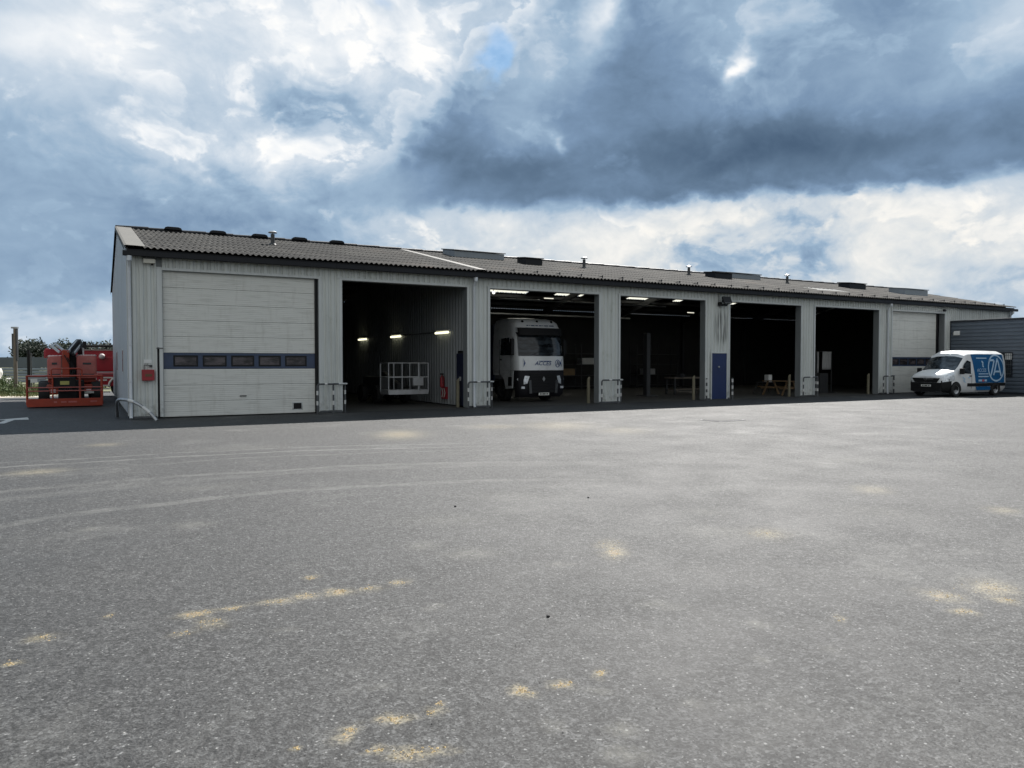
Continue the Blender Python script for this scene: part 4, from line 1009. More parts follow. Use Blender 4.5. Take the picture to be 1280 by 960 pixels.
# section index: 0 floor,1 sill,2 low,3 mid,4 belt,5 win,6 roof edge,7,8 centre
vpatch(3.1, 4.98, 6.0, NV - 7.0, .008, 10, 8).build('windscreen', M_vanglass, V, smooth=40, fixn=False)
for s_ in (-1, 1):
    y = s_ * 1.0
    w_ = MB().add([(1.22, s_ * 1.012, 1.17), (2.02, s_ * 1.012, 1.13), (2.04, s_ * .972, 1.74), (1.76, s_ * .965, 1.82), (1.50, s_ * .985, 1.62)], [(0, 1, 2, 3, 4)])
    w_.build('side_window', M_glass, V, fixn=False)
    MB().box(1.05, 1.18, s_ * 1.14 - .10, s_ * 1.14 + .10, 1.12, 1.42).bar((1.15, s_ * 1.0, 1.18), (1.12, s_ * 1.1, 1.2), .05, .05).build('mirror', M_black, V, bevel=.03)
    MB().box(2.10, 2.112, s_ * 1.004 - .004, s_ * 1.004 + .004, .4, 1.14).build('door_seam', M_dark, V)
    MB().box(1.92, 2.06, s_ * 1.012 - .014, s_ * 1.012 + .014, 1.0, 1.05).build('door_handle', M_black, V)
    MB().box(1.75, 4.85, s_ * 1.006 - .02, s_ * 1.006 + .02, .50, .66).build('side_moulding', M_black, V, bevel=.01)
    jj = (3.55, 5.35) if s_ < 0 else (NV - 1 - 5.35, NV - 1 - 3.55)
    h = vpatch(.35, 2.75, jj[0], jj[1], .014, 8, 6)
    h.v = [(x, y, z) for x, y, z in h.v]
    h.build('headlight', M_lens, V, smooth=40, fixn=False)
    wheel(V, (.86, s_ * .88, .345), 'y', .345, .23); wheel(V, (4.05, s_ * .88, .345), 'y', .345, .23)
    for x in (.86, 4.05):
        ar = MB(); n = 14
        ar.grid([[(x + .41 * math.cos(a), s_ * 1.0065, .345 + .41 * math.sin(a)), (x + .02 * math.cos(a), s_ * 1.0065, .345 + .02 * math.sin(a))] for a in [math.pi * (-.06 + 1.12 * k / n) for k in range(n + 1)]])
        ar.build('wheel_arch', M_black, V, fixn=False)
# move wheels out to sit in front of the arch discs
for o in V.children:
    if o.name.startswith('wheel') and o.type == 'EMPTY': o.location.y *= 1.045
bp = vpatch(.0, 2.35, 1.0, 3.95, .012, 8, 6); bp2 = vpatch(.0, 2.35, NV - 4.95, NV - 2.0, .012, 8, 6)
bp.v += bp2.v; off = len(bp.v) - len(bp2.v); bp.f += [tuple(i + off for i in f) for f in bp2.f]; bp.m += bp2.m
fr = MB().box(-.035, .06, -.80, .80, .26, .70); 
bp.v += fr.v; off = len(bp.v) - len(fr.v); bp.f += [tuple(i + off for i in f) for f in fr.f]; bp.m += fr.m
bp.build('bumper', M_black, V, smooth=40)
gr = MB().prism([(-.72, .93), (.72, .93), (.58, .72), (-.58, .72)], 'x', -.045, .05)
gr.build('grille', M_black, V)
MB().box(-.055, -.046, -.42, .10, .865, .895).build('grille_bar', M_galv, V)
MB().box(-.052, -.036, -.30, .22, .50, .60).box(-.0535, -.0525, -.24, -.16, .525, .575, 1).box(-.0535, -.0525, -.12, .04, .525, .575, 1).box(-.0535, -.0525, .08, .16, .525, .575, 1).build('licence_plate', [M_plate, M_black], V)
MB().lathe([(.075, -.07), (.085, -.06), (.085, -.045)], (0, .0, .90), 'x', 18).box(-.068, -.06, -.085, .085, .893, .907).build('badge', M_galv, V)
# blue wrap on the rear flank, with print
def flank(poly, m, name, y=-1.009, parent=V):
    def yy(z): return y if z < 1.15 else y + (z - 1.15) * .068 if z < 1.74 else y + .04 + (z - 1.74) * .19
    mb = MB(); return [(x, yy(z), z) for x, z in poly]
def flank_strip(xa0, xa1, xb0, xb1, z0, z1, n=10, y=-1.009):
    rows = []
    for i in range(n + 1):
        t = i / n; z = z0 + (z1 - z0) * t
        yv = y if z < 1.15 else y + (z - 1.15) * .068 if z < 1.74 else y + .04 + (z - 1.74) * .19
        rows.append([(xa0 + (xa1 - xa0) * t, yv, z), (xb0 + (xb1 - xb0) * t, yv, z)])
    return MB().grid(rows)
wr = flank_strip(2.42, 2.12, 4.80, 4.72, .67, 2.12, 14)
w2 = flank_strip(2.50, 2.42, 3.62, 3.62, .30, .49, 3); o = len(wr.v); wr.v += w2.v; wr.f += [tuple(i + o for i in f) for f in w2.f]; wr.m += w2.m
wr.build('blue_wrap', M_wrap, V, fixn=False)
def fl(z, y=-1.024): return y if z < 1.15 else y + (z - 1.15) * .068 if z < 1.74 else y + .04 + (z - 1.74) * .19
def fstroke(mb, pts, w):
    fine_ = []
    for (x0, z0), (x1, z1) in zip(pts, pts[1:]):
        n_ = max(1, int(math.hypot(x1 - x0, z1 - z0) / .07))
        fine_ += [((x0 + (x1 - x0) * k / n_, z0 + (z1 - z0) * k / n_), (x0 + (x1 - x0) * (k + 1) / n_, z0 + (z1 - z0) * (k + 1) / n_)) for k in range(n_)]
    for (x0, z0), (x1, z1) in fine_:
        d = Vector((x1 - x0, z1 - z0)); 
        if d.length < 1e-6: continue
        n = Vector((-d.y, d.x)).normalized() * w / 2
        q = [(x0 + n.x, z0 + n.y), (x0 - n.x, z0 - n.y), (x1 - n.x, z1 - n.y), (x1 + n.x, z1 + n.y)]
        mb.add([(x, fl(z), z) for x, z in q], [(0, 1, 2, 3)])
ring = MB(); cx_, cz_ = 4.08, 1.42
fstroke(ring, [(cx_ + .64 * math.cos(a), cz_ + .66 * math.sin(a)) for a in [2 * math.pi * k / 40 for k in range(41)]], .085)
fstroke(ring, [(3.52, 1.82), (3.95, 1.82), (3.62, 1.02)], .10)
fstroke(ring, [(3.86, 1.06), (4.22, 1.92), (4.48, 1.0)], .10)
fstroke(ring, [(3.95, 1.24), (4.40, 1.24)], .09)
ring.build('emblem', M_paleb, V, fixn=False)
lm = MB(); lm.text('ACCES', .25, (2.86, -1.02, 1.30), (1, 0, 0), (0, 0, 1), squeeze=1.0, shear=.2)
lm.v = [(x, fl(z) - .002 + (y + 1.02) * .3, z) for x, y, z in lm.v]
lm.build('lettering', M_paleb, V)
pr = MB()
for z, h, x0, x1 in ((1.90, .05, 2.5, 3.35), (1.10, .05, 2.62, 3.42), (.96, .06, 2.60, 3.45)): pr.add([(x0, fl(z), z), (x1, fl(z), z), (x1, fl(z + h), z + h), (x0, fl(z + h), z + h)], [(0, 1, 2, 3)])
fstroke(pr, [(2.92, 1.78), (3.02, 1.66), (2.96, 1.55), (3.06, 1.48)], .09)
pr.build('print_lines', M_paleb, V, fixn=False)
rp = MB(); rp.add([(x, fl(z), z) for x, z in ((2.92, .74), (3.10, .74), (3.10, .84), (2.92, .84))], [(0, 1, 2, 3)]); rp.build('red_print', M_redp, V, fixn=False)
rp = MB(); rp.add([(x, fl(z), z) for x, z in ((2.62, .74), (2.90, .74), (2.90, .84), (2.62, .84))], [(0, 1, 2, 3)]); rp.add([(x, fl(z), z) for x, z in ((3.12, .74), (3.3, .74), (3.3, .84), (3.12, .84))], [(0, 1, 2, 3)]); rp.build('pale_print', M_paleb, V, fixn=False)
dp = MB(); fstroke(dp, [(1.35, .98), (1.55, .86), (1.42, .80), (1.6, .7)], .05); fstroke(dp, [(1.8, .95), (1.95, .95)], .06); dp.build('door_print', M_paleb, V, fixn=False)

# ------------------------------------------------------------------ ORANGE BOOM LIFT at the left end
base = field(-18.45, 30.9)
O = thing('boom_lift', 'orange articulated boom lift facing out with a wide railed basket on the ground', 'boom lift', (base.x, base.y, 0), R(2.1))
# local x = right, local -y = toward the photographer; basket at y about -2.6
BY0, BY1 = -3.05, -2.25; X0, X1 = -1.36, 1.10
MB().box(X0, X1, BY0, BY1, .06, .10).build('basket_floor', M_dark, O)
MB().box(X0, X1, BY0 - .03, BY0, .04, .34).box(X0, X0 + .03, BY0, BY1, .04, .3).box(X1 - .03, X1, BY0, BY1, .04, .3).box(X0, X1, BY1, BY1 + .03, .05, .26).build('kick_plate', M_orange, O, bevel=.006, seg=1)
bk = MB(); rr = .028
for x in (X0, X0 + .82, X0 + 1.72, X1):
    for y in (BY0, BY1): bk.tube([(x, y, .1), (x, y, 1.18)], rr, 8)
for y in (BY0, BY1): bk.tube([(X0, y, 1.19), (X1, y, 1.19)], rr, 8)
for x in (X0, X1): bk.tube([(x, BY0, 1.19), (x, BY1, 1.19)], rr, 8); bk.tube([(x, BY0, .65), (x, BY1, .65)], rr * .8, 8)
bk.tube([(X0 + .78, BY0 + .02, 1.19), (X0 + .78, BY0 + .02, 1.42), (X0 + .84, BY0 + .02, 1.47), (X0 + 1.72, BY0 + .02, 1.47), (X0 + 1.78, BY0 + .02, 1.42), (X0 + 1.78, BY0 + .02, 1.19)], rr, 8)
bk.build('basket_frame', M_orange, O, smooth=40)
mr_ = MB()
for z in (.63, .76): mr_.tube([(X0 + .02, BY0 - .01, z), (X1 - .02, BY0 - .01, z)], .02, 8)
mr_.build('mid_rail', M_faded, O, smooth=40)
MB().box(X0 + .05, X0 + .6, BY0 + .1, BY0 + .2, 1.05, 1.22).build('tool_tray', M_steel, O, bevel=.02)
MB().box(X0 + .84, X0 + 1.58, BY0 + .06, BY0 + .5, .72, 1.13).build('control_console', M_black, O, bevel=.03)
MB().box(X0 + 1.06, X0 + 1.36, BY0 + .05, BY0 + .058, .86, 1.0).build('warning_label', M_yel, O)
MB().box(X0 + 1.0, X0 + 1.65, BY1, -1.4, .12, .62).build('rotator', M_black, O, bevel=.04)
dec = MB()
for x0, x1 in ((.85, .95), (1.08, 1.26), (1.32, 1.6), (2.05, 2.27)): dec.box(X0 + x0, X0 + x1, BY0 - .035, BY0 - .031, .18, .24)
dec.build('worn_decal', M_faded, O)
# chassis and tyres
MB().box(-.75, .85, -1.0, 2.6, .42, .82).build('chassis', M_orange, O, bevel=.05)
MB().box(-.35, .55, -1.35, -.95, .25, 1.0).build('axle_housing', M_black, O, bevel=.04)
for x in (-.84, 1.0):
    for y in (-.6, 2.1): wheel(O, (x, y, .46), 'x', .46, .38, .5, M_orange)
# turntable hoods, mast and folded booms
hd = MB().prism([(-.72, 1.05), (-.72, 1.82), (-.62, 1.95), (-.22, 1.98), (-.22, 1.05)], 'y', -.9, 2.8); hd.build('engine_hood', M_faded, O, bevel=.05, smooth=40)
hd = MB().prism([(.30, 1.05), (.30, 1.92), (.36, 1.99), (.94, 1.99), (1.02, 1.9), (1.02, 1.05)], 'y', -.8, 2.8)
hd.build('engine_hood', M_faded, O, bevel=.05, smooth=40)
fo = MB()
for k in range(7): fo.ball((.38 + k * .095, -.5, 1.98), .09, 5, squash=.6)
for k in range(4): fo.ball((-.62 + k * .12, -.5, 1.95), .09, 5, squash=.6)
fo.build('padding', mat('pale_padding', (.55, .45, .43), .8, var=.2), O, smooth=60)
MB().box(-.7, 1.0, -.6, 2.8, .88, 1.05).build('turntable', M_orange, O, bevel=.03)
MB().box(-.20, .05, -1.0, .4, 1.0, 2.2).build('mast', M_orange, O, bevel=.02)
MB().box(.06, .29, -.6, .5, .95, 2.05).build('mast_recess', M_black, O, bevel=.02)
bo = MB()
bo.bar((-.02, -.9, 2.08), (.40, -.2, 2.58), .15, .2).bar((.40, -.2, 2.60), (.50, .5, 1.9), .18, .22).bar((.16, -.9, 2.02), (.52, -.3, 2.48), .10, .12)
bo.build('boom_arm', M_dark, O, bevel=.02)
bo = MB().bar((.0, -.99, 2.10), (.34, -.32, 2.58), .05, .10).bar((.24, -.96, 2.08), (.48, -.38, 2.44), .04, .08); bo.build('boom_cylinder', M_steel, O)
bo = MB().bar((-.62, .5, 2.44), (-.28, -.4, 2.12), .06, .08).bar((-.45, .5, 2.50), (-.15, -.4, 2.2), .06, .08); bo.build('folded_rod', M_steel, O)
bo = MB().box(-.8, -.1, .8, 4.2, 1.95, 2.28); bo.build('upper_boom', M_crimson, O, bevel=.03)
MB().tube([(.56, -.4, 1.9), (.56, -.4, 2.3)], .03, 8).build('beacon_post', M_ledge, O)
MB().box(X0 + 1.55, X0 + 1.70, -1.1, -1.0, .42, .50).box(X0 + 1.76, X0 + 2.25, -1.1, -1.0, .45, .53).build('reflector_strip', M_plate, O)

for k, (xa, xb, za) in enumerate(((-.12, .10, 2.0), (-.02, .18, 1.9), (.1, .24, 1.75), (.2, .02, 1.6))):
    MB().tube([(xa, -1.02, za), ((xa + xb) / 2 + .05, -1.12, za - .35), (xb, -1.05, za - .75), (xb - .1, -1.5, .75), (xb - .2, -2.2, .55)], .018, 6).build('hydraulic_hose', M_black, O, smooth=50)
for x0, x1 in ((-.66, -.28), (.42, .92)):
    MB().box(x0, x1, -.915 if x0 < 0 else -.815, -.902 if x0 < 0 else -.802, 1.2, 1.24).box(x0 + .1, x1 - .1, -.915 if x0 < 0 else -.815, -.902 if x0 < 0 else -.802, 1.62, 1.70).build('hood_vent', M_dark, O)
MB().box(-.60, -.44, -1.02, -1.0, .50, .62).box(.62, .80, -1.02, -1.0, .50, .62).build('lamp', M_lens, O)
MB().box(X0 + .12, X0 + .34, BY0 - .04, BY0 - .031, .95, 1.1).build('notice_plate', M_plate, O)

# ------------------------------------------------------------------ CRIMSON LIFT behind, mostly hidden by the gable
base = field(-19.4, 37.2)
Q = thing('boom_lift', 'crimson boom lift with white rimmed wheels half hidden behind the gable end', 'boom lift', (base.x, base.y, 0), R(-2))
MB().box(-1.2, 4.4, -.3, 2.0, .52, 1.12).build('chassis', M_crimson, Q, bevel=.05)
MB().box(-1.3, 3.8, -.1, 1.7, 1.25, 2.0).build('engine_hood', M_crimson, Q, bevel=.06)
MB().box(-3.4, 3.9, .1, .8, 1.92, 2.30).build('boom', M_crimson, Q, bevel=.03)
MB().box(-2.6, 3.9, .05, .85, 2.30, 2.345).build('boom_cover', mat('dusty_cover', (.40, .34, .31), .7, var=.2), Q)
MB().box(-1.3, 4.0, -.32, -.28, 1.13, 1.22).build('body_stripe', mat('pink_stripe', (.55, .16, .17), .6), Q)
ht = MB().tube([(-2.2, .3, 2.5), (-1.2, .3, 2.52), (4, .3, 2.56)], .06, 8).bar((-1.7, .3, 2.34), (-1.7, .3, 2.74), .16, .12).box(-.4, 1.4, .2, .4, 2.55, 2.66).bar((-.9, .3, 2.34), (-.6, .3, 2.56), .06, .06)
ht.build('hose_carrier', M_black, Q)
MB().ball((-.95, -.2, 2.0), .14, 8).build('lamp_globe', mat('globe_cream', (.6, .52, .5), .5), Q, smooth=60)
wm = MB()
for x0, x1, z in ((-.9, -.5, .96), (-.4, .05, 1.02), (.1, .55, 1.0), (-.2, .2, .84), (.3, .75, .8), (-1.1, -.75, .84)): wm.box(x0, x1, -.312, -.302, z - .035, z + .035)
wm.build('worn_decal', M_plate, Q)
for x in (-.12, 2.9): wheel(Q, (x, -.1, .48), 'y', .48, .34, .6, M_ledge)
ar = MB().tube([tuple(Vector((-.12, -.3, .48)) + Vector((.56 * math.cos(a), 0, .56 * math.sin(a)))) for a in [math.pi * k / 14 for k in range(15)]], .05, 8); ar.build('mudguard', M_plate, Q, smooth=40)
st_ = MB()
for z in (.22, .38, .54): st_.box(-1.0, -.62, -.36, -.30, z, z + .07)
st_.build('step', M_plate, Q)
MB().box(-2.6, -1.3, .0, .9, .5, 1.05).build('counterweight', M_black, Q, bevel=.06)

# ------------------------------------------------------------------ BACKGROUND at the left
def hoarding(r0, r1, fwd):
    a, b_ = field(r0, fwd), field(r1, fwd - 2)
    h = thing('hoarding_fence', 'long grey blue metal hoarding with pale lower sheets below the trees', 'fence', (a.x, a.y, 0), math.atan2((b_ - a).y, (b_ - a).x))
    ln = (b_ - a).length
    MB().box(0, ln, 0, .06, 1.30, 2.12).build('upper_sheet', M_hoard, h)
    lo = MB(); k = 0
    for k in range(5): lo.prism([(-.0, .12 + k * .235), (-.05, .16 + k * .235), (-.05, .27 + k * .235), (0, .33 + k * .235)], 'x', 0, ln)
    lo.build('lower_sheet', M_hoardlight, h)
    n = int(ln / 3)
    for k in range(n + 1): MB().box(k * 3 - .05, k * 3 + .05, .07, .17, 0, 2.2).build('post', M_dark, h)
hoarding(-62, -14, 60)
def stake(right, fwd, h, label, double):
    p = field(right, fwd)
    s_ = thing('post', label, 'post', (p.x, p.y, 0), -TH)
    if double:
        MB().tube([(0, 0, 0), (.02, 0, h)], [.11, .085], 10).build('shaft', M_oldwood, s_, smooth=50)
        MB().box(.07, .16, -.06, .06, h - 1.9, h + .02).build('shaft_brace', M_dark, s_)
        MB().box(-.14, -.05, -.06, .06, h - 1.55, h - .35).build('junction_box', M_dark, s_)
        MB().box(-.16, .18, -.08, .08, h - .06, h + .04).build('cap', M_galv, s_)
    else:
        MB().tube([(0, 0, 0), (0, 0, h)], .09, 10).build('shaft', M_black, s_, smooth=50)
        MB().tube([(.16, 0, 0), (.16, 0, h * .93)], .035, 8).build('shaft_brace', M_galvdark, s_, smooth=50)
stake(-28.7, 43, 3.72, 'tall weathered wooden pole with a dark box near its top', True)
stake(-28.9, 44.5, 2.45, 'short black post between the wooden pole and the orange lift', False)
# white bulk bags stacked by the verge
bagm = None; random.seed(5)
bags = []
for row, zc in ((0, 0), (1, .66)):
    for k in range(4 - row):
        p = field(-37.9 + k * 1.12 + row * .5, 50 + .1 * k)
        bags.append((p, zc, row, k))
BL = ['far left of the lower row', 'second from left in the lower row', 'third from left in the lower row', 'right end of the lower row', 'left of the upper row', 'middle of the upper row', 'right of the upper row']
proto = None
for (p, zc, row, k), lab in zip(bags, BL):
    if proto is None:
        bmx = MB(); rows = []
        for i in range(7):
            z = .66 * i / 6; bul = .5 + .06 * math.sin(math.pi * i / 6); n = 16
            rows.append([((abs(math.cos(a)) ** .5) * math.copysign(1, math.cos(a)) * bul + random.uniform(-.02, .02), (abs(math.sin(a)) ** .5) * math.copysign(1, math.sin(a)) * bul + random.uniform(-.02, .02), z + random.uniform(-.02, .02) * (0 < i)) for a in [2 * math.pi * j / n for j in range(n)]])
        bmx.grid(rows, close=True); bmx.f.append(tuple(range(6 * 16, 7 * 16))); bmx.m.append(0)
        o = bmx.build('bulk_bag', M_bag, smooth=60); proto = o
    else:
        o = proto.copy(); COL.objects.link(o)
    o.location = (p.x, p.y, zc); o.rotation_euler = (0, 0, -TH + random.uniform(-.15, .15))
    tag(o, f'white bulk bag stacked by the grassy verge, {lab}', 'bulk bag', 'white bulk bags stacked by the verge')

# grass verge and weeds
random.seed(11)
gv = MB()
def blade(x, y, z, h, w):
    a = random.uniform(0, 6.28); lean = random.uniform(.0, .45) * h; dx, dy = math.cos(a), math.sin(a)
    gv.add([(x - dy * w, y + dx * w, z), (x + dy * w, y - dx * w, z), (x + dx * lean, y + dy * lean, z + h)], [(0, 1, 2)])
for i in range(9000):
    p = field(random.uniform(-44, -26), random.uniform(38.5, 49)); blade(p.x, p.y, -.02, random.uniform(.12, .45), random.uniform(.02, .05))
for i in range(2500):
    p = field(random.uniform(-30, -24), random.uniform(37, 41)); blade(p.x, p.y, -.02, random.uniform(.06, .2), .02)
setting(gv.build('grass', M_grass, fixn=False), 'stuff', 'tufted grass and dry weeds along the verge', 'grass')
wl_ = ['tall weed bush below the white bags', 'green weed clump beside the black post', 'dark weed clump at the verge edge', 'bushy weed left of the wooden pole', 'low weed near the gravel path']
for (r_, f_, h_, w_), lab in zip(((-31.6, 46.5, 1.1, .8), (-28.9, 42.6, .8, .6), (-27.0, 39.6, .55, .45), (-30.1, 44.2, 1.1, .7), (-25.6, 38.6, .25, .4)), wl_):
    p = field(r_, f_); wb = MB()
    for i in range(260):
        a = random.uniform(0, 6.28); rr_ = w_ * math.sqrt(random.random()); z = h_ * random.random() * (1 - .5 * rr_ / w_); s_ = random.uniform(.03, .09)
        c = Vector((rr_ * math.cos(a), rr_ * math.sin(a), z)); u = Vector((random.gauss(0, 1), random.gauss(0, 1), random.gauss(0, 1))).normalized(); v = u.orthogonal().normalized()
        wb.add([c - u * s_, c + v * s_ * .5, c + u * s_, c - v * s_ * .5], [(0, 1, 2, 3)])
    for i in range(14):
        a = random.uniform(0, 6.28); wb.tube([(0, 0, 0), (math.cos(a) * w_ * .6, math.sin(a) * w_ * .6, h_ * random.uniform(.6, 1.0))], .012, 4)
    tag(wb.build('weed_clump', M_weed, loc=(p.x, p.y, -.02), fixn=False), lab, 'weed', 'weed clumps on the verge')

# trees beyond the hoarding
def tree(right, fwd, h, w, leaf, label, seed, dens=4200):
    random.seed(seed); p = field(right, fwd)
    t = thing('tree', label, 'tree', (p.x, p.y, 0), 0, 'trees beyond the hoarding')
    tr = MB(); tr.tube([(0, 0, 0), (random.uniform(-.1, .1), 0, h * .3), (random.uniform(-.3, .3), random.uniform(-.3, .3), h * .62)], [w * .05, w * .035, w * .015], 8)
    lobes = []
    for i in range(13):
        a = random.uniform(0, 6.28); rr_ = w * .36 * math.sqrt(random.random()); z = h * random.uniform(.26, .84)
        sz = w * random.uniform(.14, .27) * (1.12 - .5 * abs(z / h - .5))
        c = Vector((rr_ * math.cos(a), rr_ * math.sin(a), z)); lobes.append((c, sz))
        tr.tube([(0, 0, h * random.uniform(.2, .5)), tuple(c * .6 + Vector((0, 0, h * .15))), tuple(c)], [w * .018, w * .01, w * .004], 5)
    tr.build('trunk', M_bark, t, smooth=60)
    cr = MB()
    for i in range(dens):
        c, sz = random.choice(lobes)
        d = Vector((random.gauss(0, 1), random.gauss(0, 1), random.gauss(0, .85))).normalized() * sz * (random.random() ** .4) * random.choice((1, 1, 1, 1.25))
        q = c + d; s_ = w * random.uniform(.016, .042)
        u = Vector((random.gauss(0, 1), random.gauss(0, 1), random.gauss(0, 1))).normalized(); v = u.orthogonal().normalized()
        if q.z < .25: continue
        cr.add([q - u * s_, q + v * s_ * .7, q + u * s_, q - v * s_ * .7], [(0, 1, 2, 3)])
    cr.build('crown', leaf, t, fixn=False)
TREES = [(-86, 118, 9.0, 7, M_leafA, 'dark bushy tree at the left picture edge'), (-79.5, 122, 6.2, 6.5, M_leafB, 'low rounded tree left of the wooden pole'), (-74.8, 116, 6.0, 5.6, M_leafA, 'dark tree behind the wooden pole'),
         (-69.5, 117, 6.3, 5.6, M_leafB, 'peaked green tree right of the wooden pole'), (-64.5, 116, 5.4, 6.2, M_leafA, 'dense dark tree above the hoarding'), (-59.8, 119, 5.3, 5.6, M_leafB, 'dense green tree left of the orange lift'),
         (-55.0, 112, 5.0, 4.6, M_leafC, 'grey green tree peeping behind the orange lift boom'), (-51, 110, 6.0, 4.2, M_leafC, 'pale willow tree above the orange lift mast'), (-47.0, 108, 4.6, 4.4, M_leafB, 'green tree right of the orange lift mast'),
         (-43.5, 111, 5.0, 4.6, M_leafA, 'dark tree above the crimson lift'), (-39.5, 110, 4.4, 4.6, M_leafB, 'low tree behind the gable corner')]
for i, (r_, f_, h_, w_, lf, lab) in enumerate(TREES): tree(r_, f_, h_ * .86, w_, lf, lab, 40 + i)

# ------------------------------------------------------------------ loose grit on the yard
random.seed(21)
def crumb(mb, x, y, s_):
    h = s_ * random.uniform(.4, .8); a0 = random.uniform(0, 6.28); n = 5
    ring_ = [(x + s_ * random.uniform(.7, 1.2) * math.cos(a0 + k * 6.283 / n), y + s_ * random.uniform(.7, 1.2) * math.sin(a0 + k * 6.283 / n), .0) for k in range(n)]
    top = (x + random.uniform(-.2, .2) * s_, y + random.uniform(-.2, .2) * s_, h)
    mb.add(ring_ + [top], [(k, (k + 1) % n, n) for k in range(n)])
sb = MB()
for x, y, a, bb, ang, k in SAND:
    near = (Vector((x, y)) - CAM.xy).length
    if near > 9: continue
    for i in range(int(30 * k * min(2, max(a, .08) / .12))):
        u, v = random.gauss(0, .45) * a, random.gauss(0, .45) * bb
        crumb(sb, x + u * math.cos(ang) - v * math.sin(ang), y + u * math.sin(ang) + v * math.cos(ang), random.uniform(.003, .009) * (1.6 if random.random() < .08 else 1))
setting(sb.build('sand', M_sand, fixn=False), 'stuff', 'straw coloured sand spills scattered on the asphalt', 'sand')
gb = MB(); gd = MB()
for i in range(900):
    f_ = 2.6 + 14 * random.random() ** 1.5; r_ = random.uniform(-.75, .75) * f_; p = field(r_, f_)
    crumb(gb if random.random() < .75 else gd, p.x, p.y, random.uniform(.003, .0075))
gb.add(gd.v, gd.f, 1)
setting(gb.build('gravel', [M_stone, M_coal], fixn=False), 'stuff', 'loose pale and dark grit on the asphalt', 'grit')
for x, y, s_, lab in ((1.62, -20.75, .013, 'small dark stone in the middle foreground'), (4.4, -17.3, .014, 'dark pebble right of the sand spill'), (2.7, -17.0, .016, 'dark clod in the middle distance')):
    pb = MB(); pb.ball((0, 0, s_ * .5), s_, 6, squash=.7); pb.v = [(a * random.uniform(.8, 1.2), b * random.uniform(.8, 1.2), max(0, c)) for a, b, c in pb.v]
    tag(pb.build('stone', M_coal, loc=(x, y, 0)), lab, 'stone')
# lid of a drain in the yard
dr = thing('drain_cover', 'dark square drain cover set in the asphalt ahead of the fourth bay', 'drain cover', (15.2, -8.9, 0), R(3))
MB().box(-.55, .55, -.4, .4, .002, .012).build('frame', M_galvdark, dr); MB().box(-.48, .48, -.33, .33, .0125, .02).build('lid', M_coal, dr)

